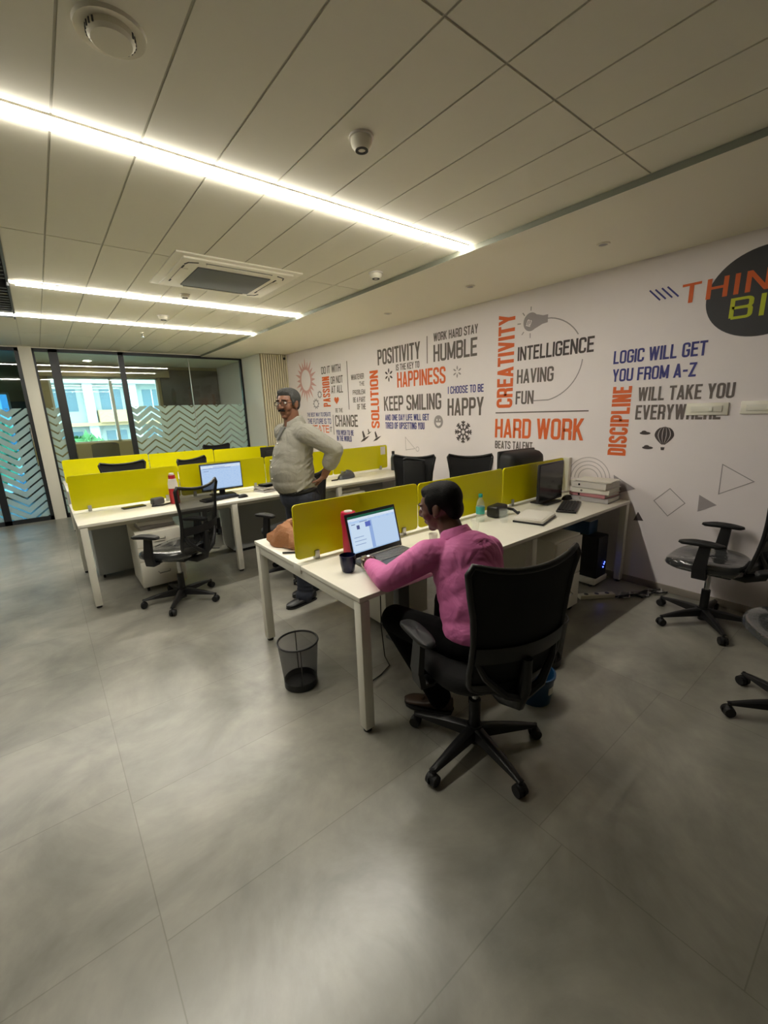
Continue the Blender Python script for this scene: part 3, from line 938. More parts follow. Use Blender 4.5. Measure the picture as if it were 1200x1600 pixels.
INK = {'orange': 'orange_ink', 'grey': 'grey_ink', 'navy': 'navy_ink', 'dark': 'dark_ink'}
HUE = {'orange': 'orange', 'grey': 'grey', 'navy': 'blue', 'dark': 'charcoal'}
TEXT_H=[
('INTELLIGENCE','dark',2.737,1.954,2.035,2.169),
('HAVING','grey',2.736,2.326,1.811,1.950),
('FUN','grey',2.742,2.531,1.603,1.736),
('HARD WORK','orange',2.993,1.988,1.253,1.456),
('BEATS TALENT','grey',2.988,2.517,1.133,1.218),
('LOGIC WILL GET','navy',1.776,1.107,1.911,2.017),
('YOU FROM A-Z','navy',1.773,1.158,1.764,1.868),
('WILL TAKE YOU','grey',1.551,0.905,1.596,1.706),
('EVERYWHERE','grey',1.556,0.966,1.444,1.562),
('POSITIVITY','grey',5.067,4.183,2.214,2.423),
('WORK HARD STAY','grey',3.944,3.257,2.383,2.479),
('HUMBLE','grey',3.946,3.264,2.148,2.345),
('IS THE KEY TO','grey',4.666,4.201,2.106,2.189),
('HAPPINESS','orange',4.648,3.743,1.883,2.082),
('KEEP SMILING','grey',4.954,3.814,1.576,1.776),
('AND ONE DAY LIFE WILL GET','navy',4.936,4.032,1.441,1.524),
('TIRED OF UPSETTING YOU','navy',4.937,4.117,1.324,1.415),
('I CHOOSE TO BE','navy',3.704,3.162,1.754,1.840),
('HAPPY','grey',3.709,3.158,1.497,1.700),
('WHATEVER','grey',5.757,5.417,2.060,2.138),
('THE','grey',5.547,5.409,1.961,2.022),
('PROBLEM','grey',5.731,5.401,1.836,1.906),
('BE A PART','grey',5.731,5.403,1.719,1.797),
('OF THE','grey',5.628,5.401,1.609,1.693),
('DO IT WITH','grey',6.646,6.041,2.218,2.336),
('OR NOT','grey',6.363,5.992,2.041,2.156),
('AT ALL','grey',6.359,6.007,1.888,2.009),
('BE THE','grey',6.267,6.045,1.574,1.641),
('CHANGE','grey',6.294,5.627,1.341,1.530),
('YOU WISH TO BE','navy',6.281,5.762,1.201,1.286),
('IN THE WORLD','navy',6.269,5.825,1.102,1.191),
('THE BEST WAY TO CREATE','navy',7.253,6.424,1.513,1.582),
('THE FUTURE IS TO','navy',7.248,6.424,1.385,1.475),
('CREATE','orange',7.272,6.505,1.231,1.360),
('IT','grey',6.481,6.407,1.246,1.334),
]
TEXT_V=[
('CREATIVITY','orange',2.982,2.781,1.572,2.506),
('DISCIPLINE','orange',1.757,1.603,1.134,1.722),
('SOLUTION','orange',5.271,5.072,1.328,2.153),
('PASSION','orange',6.640,6.406,1.675,2.171),
]

for t_, c_, yl, yr, zb, zt in TEXT_H:
    Ink().text(t_, (yl, zb), (-1, 0), (0, 1), yl - yr, zt - zb).done('wall_lettering', INK[c_], HUE[c_] + ' printed words ' + t_)
for t_, c_, yl, yr, zb, zt in TEXT_V:
    Ink().text(t_, (yr, zb), (0, 1), (1, 0), zt - zb, yl - yr, t=0.17).done('wall_lettering', INK[c_], 'orange upright printed word ' + t_)
# the dark disc with THINK BIG
Ink().disc(0.83, 2.29, 0.325, 0.285, 64).done('printed_disc', 'black_ink', 'charcoal printed disc behind THINK BIG')
Ink().text('THINK', (1.316, 2.298), (-1, 0), (0, 1), 0.68, 0.135, t=0.13, gap=0.16, lift=0.0024, wf=1.45).done('wall_lettering', 'orange_ink', 'orange printed word THINK across the disc')
Ink().text('BIG', (1.006, 2.135), (-1, 0), (0, 1), 0.36, 0.14, t=0.13, gap=0.18, lift=0.0024, wf=1.6).done('wall_lettering', 'lime_ink', 'lime printed word BIG on the disc')
k_ = Ink()
for a_, b_ in (((1.544, 2.443), (1.462, 2.357)), ((1.503, 2.441), (1.423, 2.358)), ((1.458, 2.442), (1.379, 2.359)), ((1.419, 2.443), (1.337, 2.358))):
    k_.stroke([a_, b_], 0.011)
k_.done('printed_slashes', 'navy_ink', 'four slanted blue dashes before THINK')
# rules
k_ = Ink()
k_.stroke([(2.992, 1.52), (1.958, 1.524)], 0.012).stroke([(4.057, 2.465), (4.057, 2.142)], 0.014).stroke([(5.855, 2.355), (5.855, 1.613)], 0.018).stroke([(6.352, 1.538), (6.352, 1.205)], 0.018)
k_.done('printed_rule', 'grey_ink', 'thin grey printed dividing lines')
# bulb with its cord
k_ = Ink()
k_.disc(2.602, 2.388, 0.082, 0.085)
k_.poly([(2.55, 2.45), (2.47, 2.425), (2.418, 2.425), (2.418, 2.355), (2.47, 2.350), (2.55, 2.32)])
for a_, b_ in (((2.604, 2.527), (2.605, 2.49)), ((2.696, 2.485), (2.674, 2.456)), ((2.753, 2.39), (2.713, 2.388)), ((2.698, 2.281), (2.675, 2.306)), ((2.603, 2.284), (2.601, 2.239))):
    k_.stroke([a_, b_], 0.010)
cc = (2.47, 2.01)
k_.stroke([(2.42, 2.39)] + [(cc[0] - 0.42 * math.sin(R(a)), cc[1] + 0.385 * math.cos(R(a))) for a in range(12, 64, 6)], 0.010)
k_.stroke([(cc[0] - 0.42 * math.sin(R(a)), cc[1] + 0.385 * math.cos(R(a))) for a in range(94, 172, 6)] + [(2.53, 1.634)], 0.010)
k_.done('printed_bulb', 'pale_ink', 'grey printed light bulb with a looping cord')
k_ = Ink()
k_.text('IS', (2.655, 2.36), (-0.34, 0.94), (-0.94, -0.34), 0.06, 0.05, t=0.16, lift=0.003)
k_.xf(Matrix.Identity(4)).done('wall_lettering', 'wall', 'pale printed word IS inside the bulb')
# balloon and clouds
k_ = Ink()
cy, cz, ry, rz = 1.322, 1.318, 0.073, 0.07
for i in range(5):
    u0, u1 = -1 + i * 0.4 + 0.035, -1 + (i + 1) * 0.4 - 0.035
    top, bot = [], []
    for k in range(13):
        f = k / 12
        z = cz + rz - f * 0.145
        wd = ry * (math.sqrt(max(0, 1 - ((z - cz) / rz) ** 2)) if z > cz else max(0.16, 1 - ((cz - z) / 0.085) ** 1.5))
        top.append((cy - u0 * wd, z)); bot.append((cy - u1 * wd, z))
    k_.poly(top + list(reversed(bot)))
k_.poly([(1.338, 1.222), (1.308, 1.222), (1.312, 1.198), (1.334, 1.198)])
for (a, c) in ((1.466, 1.332), (1.435, 1.213)):
    k_.disc(a, c, 0.042, 0.012, 20).disc(a + 0.008, c + 0.010, 0.02, 0.012, 16)
k_.done('printed_balloon', 'dark_ink', 'charcoal printed hot-air balloon and two clouds')
# smiley
k_ = Ink().disc(3.864, 1.424, 0.078, 0.08)
k_.done('printed_face', 'pale_ink', 'grey printed smiling face')
k_ = Ink().disc(3.89, 1.447, 0.009, 0.014, 12, 0.0026).disc(3.838, 1.447, 0.009, 0.014, 12, 0.0026)
k_.poly([(3.91, 1.415), (3.818, 1.415), (3.83, 1.385), (3.864, 1.37), (3.898, 1.385)], 0.0026)
k_.done('printed_smile', 'wall', 'pale eyes and mouth of the smiling face')
# snowflake
k_ = Ink()
for i in range(8):
    a = R(45 * i)
    d = Vector((math.cos(a), math.sin(a))); n = Vector((-d.y, d.x)); o = Vector((3.455, 1.304))
    def P(f, w): 
        q = o + d * (f * 0.132) + n * (w * 0.132)
        return (q.x, q.y)
    k_.stroke([P(0.16, 0), P(1, 0)], 0.016)
    for f in (0.5, 0.74):
        k_.stroke([P(f + 0.2, 0.2), P(f, 0), P(f + 0.2, -0.2)], 0.015)
    k_.stroke([P(0.28, 0.12), P(0.28, -0.12)], 0.010)
k_.done('printed_snowflake', 'dark_ink', 'charcoal printed snowflake below HAPPY')
def petals(y, z, s, m, lab, n=6):
    k = Ink()
    for i in range(n):
        a = R(90 + 360 / n * i)
        d = Vector((math.cos(a), math.sin(a))); nn = Vector((-d.y, d.x)); o = Vector((y, z))
        pts = [o + d * (0.22 * s) , o + d * (0.62 * s) + nn * (0.17 * s), o + d * s + nn * (0.10 * s), o + d * s - nn * (0.10 * s), o + d * (0.62 * s) - nn * (0.17 * s)]
        k.poly([(p.x, p.y) for p in pts])
    k.done('printed_flower', m, lab)
petals(4.826, 2.064, 0.088, 'dark_ink', 'charcoal printed star flower left of HAPPINESS')
petals(3.557, 2.0, 0.066, 'pale_ink', 'grey printed star flower right of HAPPINESS')
# heart
pts = []
for i in range(36):
    a = 2 * math.pi * i / 36
    pts.append((6.213 + 0.0045 * 16 * math.sin(a) ** 3, 1.772 + 0.0042 * (13 * math.cos(a) - 5 * math.cos(2 * a) - 2 * math.cos(3 * a) - math.cos(4 * a))))
Ink().poly(pts).done('printed_heart', 'orange_ink', 'small orange printed heart')
# sun wheel and cogs
k_ = Ink().ring(7.21, 2.16, 0.195, 0.205, 0.045, 48)
for i in range(20):
    a = R(18 * i)
    d = Vector((math.cos(a), math.sin(a))); nn = Vector((-d.y, d.x)); o = Vector((7.21, 2.16))
    k_.poly([tuple(o + d * 0.22 + nn * 0.03), tuple(o + d * 0.22 - nn * 0.03), tuple(o + d * (0.40 if i % 2 else 0.34))])
k_.done('printed_sun', 'pink_ink', 'pink printed sun ring with pointed rays')
k_ = Ink().ring(6.895, 1.735, 0.075, 0.06, 0.022).ring(6.75, 1.888, 0.05, 0.045, 0.018)
for (y, z, r) in ((6.895, 1.735, 0.1), (6.75, 1.888, 0.07)):
    for i in range(10):
        a = R(36 * i)
        k_.stroke([(y + 0.8 * r * math.cos(a), z + 0.7 * r * math.sin(a)), (y + 1.08 * r * math.cos(a), z + 0.95 * r * math.sin(a))], 0.022)
k_.done('printed_cogs', 'pale_ink', 'two grey printed cogs beside the sun ring')
# birds
k_ = Ink()
for (y, z, s) in ((5.47, 1.19, 1.0), (5.345, 1.268, 0.5), (5.155, 1.2, 0.85)):
    k_.poly([(y + 0.11 * s, z - 0.085 * s), (y + 0.02 * s, z - 0.02 * s), (y - 0.10 * s, z + 0.012 * s), (y - 0.135 * s, z + 0.02 * s), (y - 0.07 * s, z - 0.02 * s), (y + 0.0 * s, z - 0.06 * s)])
    k_.poly([(y + 0.03 * s, z - 0.02 * s), (y + 0.055 * s, z + 0.075 * s), (y + 0.03 * s, z + 0.1 * s), (y - 0.03 * s, z + 0.0 * s)])
k_.done('printed_birds', 'dark_ink', 'three charcoal printed flying birds')
# pale geometry low on the wall
k_ = Ink().stroke([(1.34, 0.772), (1.233, 0.889), (1.116, 0.783), (1.226, 0.658)], 0.006, True).stroke([(0.91, 1.113), (0.713, 1.003), (0.907, 0.887)], 0.006, True)
k_.done('printed_outline', 'pale_ink', 'thin outlined diamond and triangle')
Ink().stroke([(4.503, 1.214), (4.31, 1.064), (4.495, 1.037)], 0.010, True).ring(4.26, 1.06, 0.03, 0.03, 0.008).done('printed_outline', 'faint_ink', 'faint outlined triangle above the chairs')
Ink().poly([(1.028, 0.864), (0.908, 0.799), (1.025, 0.729)]).poly([(1.686, 0.959), (1.493, 0.854), (1.662, 0.786)]).done('printed_triangle', 'pale_ink', 'filled grey printed triangles')
Ink().poly([(1.453, 0.657), (1.404, 0.583), (1.483, 0.574)]).done('printed_triangle', 'dark_ink', 'small dark printed triangle beside the desk leg')
k_ = Ink()
for r in (0.2, 0.165, 0.13, 0.095):
    k_.stroke([(1.915 + r * math.cos(R(a)), 0.9 + r * math.sin(R(a))) for a in range(0, 181, 9)], 0.008)
k_.done('printed_arcs', 'faint_ink', 'faint concentric half rings above the binders')

# switch plates
for y0, y1, z0, z1, lab in ((0.925, 1.19, 1.476, 1.566, 'white wall switch plate covering the word EVERYWHERE'), (0.60, 0.855, 1.482, 1.572, 'white wall switch plate at the edge of the picture')):
    cy, cz = (y0 + y1) / 2, (z0 + z1) / 2
    t = thing('switch_plate', lab, 'switch', (XW, cy, cz), 0, 'switch plates on the printed wall')
    B().box((-0.008, 0, 0), (0.016, y1 - y0, z1 - z0), 0.005).obj('plate', 'white_lam', t)
    B().box((-0.019, 0, 0.0), (0.008, (y1 - y0) * 0.74, (z1 - z0) * 0.5), 0.003).obj('module', 'white_metal', t)
    B().box((-0.026, -0.03, 0.0), (0.008, 0.024, 0.034), 0.003, rot=(0, 0.12, 0)).obj('rocker', 'white_metal', t)
tag(B().bx(XW - 0.05, XW - 0.001, 2.085, 2.15, 0.765, 1.09, 0.004).obj('wall_trunking', 'white_metal'), 'white upright cable trunking on wall at the screen end', 'trunking')
# ------------------------------------------------------------------ workstation benches
def bench(name, label, x0, x1, y0, y1, legs_x, screens, scr_lab, group='white double-sided benches'):
    """two back-to-back desks: worktops, leg frames, centre channel, yellow screens on clips; local origin at the bench centre on the floor"""
    cx, cy = (x0 + x1) / 2, (y0 + y1) / 2
    t = thing(name, label, 'desk', (cx, cy, 0), 0, group)
    hx, hy = (x1 - x0) / 2, (y1 - y0) / 2
    for s in (-1, 1):
        a, c = (-hy, -0.045) if s < 0 else (0.045, hy)
        B().bx(-hx, hx, a, c, 0.725, 0.75, 0.003).obj('worktop', 'white_lam', t)
    B().bx(-hx, hx, -0.043, 0.043, 0.70, 0.752, 0.002).obj('centre_channel', 'white_metal', t)
    for lx in legs_x:
        x = lx - cx
        for s in (-1, 1):
            lg = B().box((x, s * (hy - 0.03), 0.37), (0.055, 0.055, 0.70), 0.004).obj('leg', 'white_metal', t)
            B().cyl((x, s * (hy - 0.03), 0), (x, s * (hy - 0.03), 0.022), 0.021).obj('foot', 'black_soft', lg)
        B().bx(x - 0.022, x + 0.022, -hy + 0.06, hy - 0.06, 0.665, 0.722, 0.003).obj('cross_beam', 'white_metal', t)
    for s in (-1, 1):
        B().bx(-hx + 0.06, hx - 0.06, s * (hy - 0.10) - 0.02, s * (hy - 0.10) + 0.02, 0.68, 0.722).obj('rail', 'white_metal', t)
    for (a, c, z0, z1) in screens:
        b = B()
        L, Hh, r = c - a, z1 - z0, 0.025
        pts = []
        for (px, pz, a0) in ((L - r, Hh - r, 0), (r, Hh - r, 90), (r, r, 180), (L - r, r, 270)):
            for k in range(6):
                q = R(a0 + 18 * k)
                pts.append((a - cx + px + r * math.cos(q), -0.006, z0 + pz + r * math.sin(q)))
        sc = b.prism(pts, (0, 0.012, 0)).obj('privacy_screen', 'yellow', t, label=scr_lab)
        for fx in (0.14, 0.86):
            x = a - cx + L * fx
            B().box((x, -0.012, z0 + 0.01), (0.03, 0.012, 0.05), 0.003).box((x, 0.012, z0 + 0.01), (0.03, 0.012, 0.05), 0.003).box((x, 0, z0 - 0.012), (0.03, 0.036, 0.012), 0.002).obj('screen_clip', 'alu', sc)
    return t

bench('workstation_bench', 'white double-sided desk in front with the laptop and seated person', 1.03, 3.95, 1.515, 2.763, (1.062, 2.48, 3.918),
      [(1.03, 1.978, 0.772, 1.095), (1.992, 2.945, 0.772, 1.09), (2.96, 3.905, 0.772, 1.09)], 'yellow acrylic desk screen')
bench('workstation_bench', 'white double-sided desk in the middle row behind the standing person', 0.118, 3.90, 4.229, 5.425, (0.155, 1.42, 2.68, 3.86),
      [(0.125, 1.065, 0.775, 1.10), (1.075, 2.02, 0.775, 1.10), (2.03, 2.96, 0.775, 1.10), (2.97, 3.89, 0.775, 1.10)], 'yellow acrylic desk screen')
bench('workstation_bench', 'white double-sided desk in the last row before the glass partition', 0.15, 3.92, 6.45, 7.65, (0.19, 2.0, 3.88),
      [(0.17, 1.19, 0.775, 1.085), (1.20, 2.12, 0.775, 1.075), (2.13, 3.03, 0.775, 1.06), (3.04, 3.90, 0.775, 1.05)], 'yellow acrylic desk screen')
# paper notice on the right end of the middle-row screens
tag(B().bx(3.77, 3.85, 4.812, 4.8195, 0.97, 1.08).obj('paper_notice', 'paper'), 'small white paper notice on right end of middle yellow screens', 'notice')

# ------------------------------------------------------------------ drawer pedestals and grey cabinets under the desks
def pedestal(label, x0, x1, y0, y1, z1, front=-1, m='white_lam', group='drawer pedestals under the desks'):
    cx, cy = (x0 + x1) / 2, (y0 + y1) / 2
    t = thing('drawer_pedestal', label, 'pedestal', (cx, cy, 0), 0, group)
    w, d = (x1 - x0) / 2, (y1 - y0) / 2
    B().bx(-w, w, -d + (0.02 if front < 0 else 0), d - (0.02 if front > 0 else 0), 0.045, z1, 0.004).obj('carcass', m, t)
    zz = [0.055, 0.055 + (z1 - 0.065) * 0.48, 0.055 + (z1 - 0.065) * 0.74, z1 - 0.01]
    for a, c in zip(zz, zz[1:]):
        y = front * (d - 0.010)
        dr = B().box((0, y, (a + c) / 2), (2 * w - 0.006, 0.020, c - a - 0.006), 0.003).obj('drawer_front', m, t)
        yf = front * d
        B().tube([(-0.05, yf, (a + c) / 2 + 0.005), (-0.045, yf + front * 0.024, (a + c) / 2 - 0.004), (0.045, yf + front * 0.024, (a + c) / 2 - 0.004), (0.05, yf, (a + c) / 2 + 0.005)], 0.005).obj('handle', 'chrome', dr)
    for sx in (-1, 1):
        for sy in (-1, 1):
            x, y = sx * (w - 0.04), sy * (d - 0.05)
            B().cyl((x - 0.009, y, 0.022), (x + 0.009, y, 0.022), 0.022, n=14).box((x, y, 0.042), (0.012, 0.02, 0.02)).obj('castor', 'black_soft', t)
    return t
pedestal('white drawer pedestal beside the computer tower under the front desk', 2.735, 3.10, 1.50, 2.0, 0.635)
pedestal('white drawer pedestal seen from behind past the seated knees', 1.75, 2.17, 2.24, 2.72, 0.62, 1)
pedestal('white drawer pedestal with papers on top under the middle desk', 0.52, 0.90, 4.30, 4.78, 0.58)
pedestal('white drawer pedestal under middle desk, right of the standing person', 2.75, 3.12, 4.32, 4.78, 0.60)
pedestal('grey-backed pedestal at the left end under the middle desk', 0.24, 0.62, 5.02, 5.40, 0.66, 1, 'grey_metal')
def cabinet(label, x0, x1, y0, y1):
    t = thing('storage_cabinet', label, 'cabinet', ((x0 + x1) / 2, (y0 + y1) / 2, 0), 0, 'grey cabinets under the middle desk')
    w, d = (x1 - x0) / 2, (y1 - y0) / 2
    B().bx(-w, w, -d, d, 0.04, 0.66, 0.004).obj('carcass', 'grey_metal', t)
    B().bx(-w + 0.03, w - 0.03, -d + 0.03, d - 0.03, 0, 0.042).obj('plinth', 'black_soft', t)
    for s in (-1, 1):
        dr = B().box((s * w / 2, d + 0.009, 0.35), (w - 0.008, 0.018, 0.6), 0.003).obj('door', 'grey_metal', t)
        B().tube([(s * 0.05, d + 0.018, 0.42), (s * 0.05, d + 0.04, 0.42), (s * 0.05, d + 0.04, 0.52), (s * 0.05, d + 0.018, 0.52)], 0.005).obj('handle', 'chrome', dr)
cabinet('wide grey cabinet under the middle desk, left of the standing person', 1.56, 2.30, 4.86, 5.22)
cabinet('wide grey cabinet under the right end of the middle desk', 3.2, 3.82, 4.86, 5.22)
t = thing('cable_riser', 'grey upright cable duct under the front desk behind the laptop', 'duct', (1.80, 2.12, 0))
B().box((0, 0, 0.34), (0.10, 0.06, 0.66), 0.006).obj('duct', 'dark_grey', t)
B().box((0, 0, 0.010), (0.20, 0.14, 0.02), 0.004).obj('foot_plate', 'dark_grey', t)

# ------------------------------------------------------------------ office chairs
def half_w(v):
    pts = [(0.0, 0.150), (0.03, 0.182), (0.08, 0.204), (0.2, 0.214), (0.45, 0.214), (0.65, 0.222), (0.85, 0.243), (0.95, 0.256), (0.985, 0.252), (1.0, 0.236)]
    for (a, wa), (b, wb) in zip(pts, pts[1:]):
        if v <= b:
            return wa + (wb - wa) * (v - a) / (b - a)
    return pts[-1][1]
def back_pt(u, v, dy=0.0):
    """u -1..1 across, v 0..1 up the backrest"""
    w = half_w(v)
    z = 0.50 + 0.53 * v + 0.035 * v * v * abs(u) ** 2.2 - 0.02 * (1 - v) ** 4 * 0
    y = -0.225 - 0.075 * v - 0.045 * math.sin(math.pi * min(1, v * 1.25)) * 0.4 - 0.045 * (1 - u * u) + dy
    return (u * w, y, z)

def office_chair(label, wrap=True):
    t = thing('office_chair', label, 'chair', (0, 0, 0), 0, 'black mesh office chairs')
    base = thing('star_base', '', '', (0, 0, 0))
    del base['label']; del base['category']
    base.parent = t
    b = B().cyl((0, 0, 0.06), (0, 0, 0.125), 0.042, 0.036)
    b.cyl((0, 0, 0.03), (0, 0, 0.06), 0.028)
    b.obj('hub', 'black_plastic', base)
    for k in range(5):
        a = 2 * math.pi * k / 5
        c, s_ = math.cos(a), math.sin(a)
        rot = Matrix.Rotation(a, 4, 'Z')
        lb = B()
        def sec(f):
            r = 0.03 + 0.285 * f
            w = 0.030 - 0.012 * f
            zt, zb = 0.118 - 0.034 * f * f - 0.008 * f, 0.068 + 0.002 * f
            return [(r, -w, zb), (r, w, zb), (r, w * 0.8, zt - 0.006), (r, w * 0.45, zt), (r, -w * 0.45, zt), (r, -w * 0.8, zt - 0.006)]
        rings = [[lb.bm.verts.new(p) for p in sec(i / 5)] for i in range(6)]
        for A, C in zip(rings, rings[1:]):
            for j in range(6):
                lb.bm.faces.new((A[j], A[(j + 1) % 6], C[(j + 1) % 6], C[j]))
        lb.bm.faces.new(rings[0]); lb.bm.faces.new(list(reversed(rings[-1])))
        lb.xf(rot)
        lb.obj('spoke', 'black_plastic', base)
        x, y = 0.31 * c, 0.31 * s_
        cb = B().cyl((x, y, 0.045), (x, y, 0.08), 0.008)
        tx, ty = -s_, c
        for q in (-1, 1):
            cb.cyl((x + tx * q * 0.006, y + ty * q * 0.006, 0.028), (x + tx * q * 0.024, y + ty * q * 0.024, 0.028), 0.028, 0.025, n=18)
        cb.ell((x, y, 0.040), (0.022, 0.022, 0.020), u=12, v=8)
        cb.obj('castor', 'black_soft', base)
    g = B().cyl((0, 0, 0.12), (0, 0, 0.26), 0.027).obj('gas_lift', 'black_plastic', t)
    B().cyl((0, 0, 0.25), (0, 0, 0.405), 0.016).obj('piston', 'chrome', g)
    me = B().box((0, -0.01, 0.415), (0.17, 0.26, 0.045), 0.012)
    me.box((0, 0.0, 0.437), (0.56, 0.055, 0.012), 0.003)
    me = me.obj('mechanism', 'black_plastic', t)
    B().tube([(0.08, 0.05, 0.415), (0.2, 0.07, 0.412), (0.26, 0.075, 0.408)], [0.006, 0.006, 0.011]).obj('lever', 'black_plastic', me)
    B().cyl((0, 0.12, 0.40), (0, 0.17, 0.40), 0.024).obj('tension_knob', 'black_soft', me)
    # cushion
    def cush(a, f):
        th = 2 * math.pi * a
        n = 3.2
        c, s_ = math.cos(th), math.sin(th)
        x = 0.245 * math.copysign(abs(c) ** (2 / n), c)
        y = 0.235 * math.copysign(abs(s_) ** (2 / n), s_) + 0.02
        prof = [(0.0, 0.437), (0.90, 0.437), (0.985, 0.452), (1.0, 0.475), (0.97, 0.502), (0.90, 0.514), (0.6, 0.512), (0.3, 0.508), (0.0, 0.506)]
        i = int(round(f * 8))
        k, z = prof[i]
        z2 = z - (0.02 * max(0, (y - 0.12) / 0.13) ** 2 if z > 0.46 else 0) + 0.006 * (x / 0.24) ** 2
        return (x * k, 0.02 + (y - 0.02) * k, z2)
    B().grid(cush, 40, 9, True).obj('seat', 'film' if wrap else 'black_fabric', t, angle=60)
    # arms
    for s in (-1, 1):
        ab = B()
        ab.box((s * 0.272, 0.0, 0.437), (0.07, 0.075, 0.014), 0.003)
        for (z0, z1, y0, y1, w0, w1, x0, x1) in ((0.432, 0.50, 0.0, 0.005, 0.080, 0.074, 0.292, 0.302), (0.50, 0.660, 0.005, -0.012, 0.074, 0.062, 0.302, 0.298)):
            va = [ab.bm.verts.new((s * (x0 + dx), y0 + dy * w0 / 2, z0)) for dx, dy in ((-0.014, -1), (0.014, -1), (0.014, 1), (-0.014, 1))]
            vb = [ab.bm.verts.new((s * (x1 + dx), y1 + dy * w1 / 2, z1)) for dx, dy in ((-0.012, -1), (0.012, -1), (0.012, 1), (-0.012, 1))]
            ab.bm.faces.new(list(reversed(va))); ab.bm.faces.new(vb)
            for j in range(4):
                ab.bm.faces.new((va[j], va[(j + 1) % 4], vb[(j + 1) % 4], vb[j]))
        arm = ab.obj('armrest', 'black_plastic', t)
        def pad(a, f):
            th = 2 * math.pi * a
            n = 2.8
            c, sn = math.cos(th), math.sin(th)
            x = 0.040 * math.copysign(abs(c) ** (2 / n), c)
            y = 0.130 * math.copysign(abs(sn) ** (2 / n), sn)
            prof = [(0, -0.012), (0.85, -0.012), (1.0, -0.002), (0.97, 0.010), (0.8, 0.015), (0, 0.016)]
            k, z = prof[int(round(f * 5))]
            zz = 0.668 + z + 0.010 * math.cos(y * 9) - 0.10 * max(0, y - 0.05) ** 1.2
            return (s * 0.297 + x * k, 0.01 + y * k, zz)
        B().grid(pad, 24, 6, True).obj('arm_pad', 'black_soft', arm, angle=60)
    # backrest: mesh, rim, lumbar, rear spine
    fr = []
    N = 16
    for i in range(N + 1): fr.append(back_pt(-1 + 2 * i / N, 1.0))
    for i in range(1, 20): fr.append(back_pt(1, 1 - i / 20))
    for i in range(N + 1): fr.append(back_pt(1 - 2 * i / N, 0.0))
    for i in range(1, 20): fr.append(back_pt(-1, i / 20))
    rim = B().tube(fr, 0.013, 8, True).obj('back_frame', 'black_plastic', t, angle=60)
    B().grid(lambda u, v: back_pt(2 * u - 1, v), 17, 22).obj('back_mesh', 'mesh_back', rim, angle=60)
    lb = B()
    outl = []
    for k in range(12):
        a = 2 * math.pi * k / 12
    lb.grid(lambda u, v: tuple(Vector(back_pt((2 * u - 1) * 0.98, 0.30 + 0.13 * v, -0.014)) ), 15, 5)
    lb.obj('lumbar_band', 'black_plastic', rim, angle=60)
    B().grid(lambda u, v: back_pt((2 * u - 1) * 0.99, 0.0 + 0.10 * v, -0.010), 15, 5).obj('lower_shell', 'black_plastic', rim, angle=60)
    sp = B()
    sp.tube([(0, -0.11, 0.415), (0, -0.2, 0.405), (0, -0.285, 0.44), (0, -0.315, 0.52), (0, -0.325, 0.66)], [0.032, 0.032, 0.032, 0.028, 0.020], 10)
    for s in (-1, 1):
        sp.tube([(0, -0.30, 0.47), (s * 0.09, -0.31, 0.52), (s * 0.165, -0.285, 0.60), (s * 0.20, -0.262, 0.68)], [0.022, 0.018, 0.014, 0.011], 8)
    sp.obj('back_support', 'black_plastic', t)
    return t

chair0 = office_chair('black mesh office chair carrying the person in the pink shirt', False)
def put_chair(x, y, rz, base, label, first=False, src=None):
    c = src or chair0
    if not first:
        c = copy_tree(c)
    place(c, (x, y, 0), rz, label)
    for ch in bpy.data.objects:
        if ch.parent == c and ch.name.startswith('star_base'):
            ch.rotation_euler = (0, 0, R(base - rz))
    return c
wrap0 = office_chair('black mesh office chair with plastic-wrapped seat facing the middle desk', True)
put_chair(0.76, 3.90, 37, 97, 'black mesh office chair with plastic-wrapped seat facing the middle desk', True, wrap0)
put_chair(1.39, 1.12, -15, 41, 'black mesh office chair carrying the person in the pink shirt', True)
for _c in bpy.data.objects:
    if _c.name.startswith('back_mesh') and _c.parent and _c.parent.parent == chair0:
        _c.data = _c.data.copy(); _c.data.materials[0] = M['black_fabric']
put_chair(3.56, 0.80, 3, 1, 'black chair with wrapped seat facing the front desk beside the printed wall', src=wrap0)
put_chair(2.73, 0.16, 36, -15, 'black chair cut off by the picture edge, only wrapped seat and base showing', src=wrap0)
put_chair(3.14, 3.55, 122, 20, 'black mesh chair with a dark bag on its back, behind the front yellow screens')
put_chair(3.585, 3.02, 130, 50, 'black mesh chair half hidden by a black monitor, behind the front screens')
put_chair(1.80, 3.80, 18, 30, 'black office chair partly hidden behind the standing person')
put_chair(0.76, 5.98, 180, 10, 'black chair whose top shows above the left end of the middle screens')
put_chair(1.68, 5.74, 213, 50, 'black chair behind the lit monitor, its base visible under the middle desk')
put_chair(2.62, 8.05, 186, 0, 'black chair beyond the last yellow screens, near the glass partition')
# dark bag over the chair back
bg = thing('shoulder_bag', 'dark soft bag hung over chair back behind the front yellow screens', 'bag', (3.33, 3.61, 0.78))
_rot = Matrix.Rotation(R(122), 4, 'Z')
b = B().box((0.03, -0.035, 0.03), (0.26, 0.06, 0.42), 0.03, seg=3); b.xf(_rot)
b.obj('body', 'black_fabric', bg)
b = B().tube([(-0.10, -0.03, 0.23), (0.0, -0.02, 0.25), (0.10, -0.02, 0.262), (0.15, -0.03, 0.24)], 0.016); b.xf(_rot)
b.obj('strap', 'black_soft', bg)

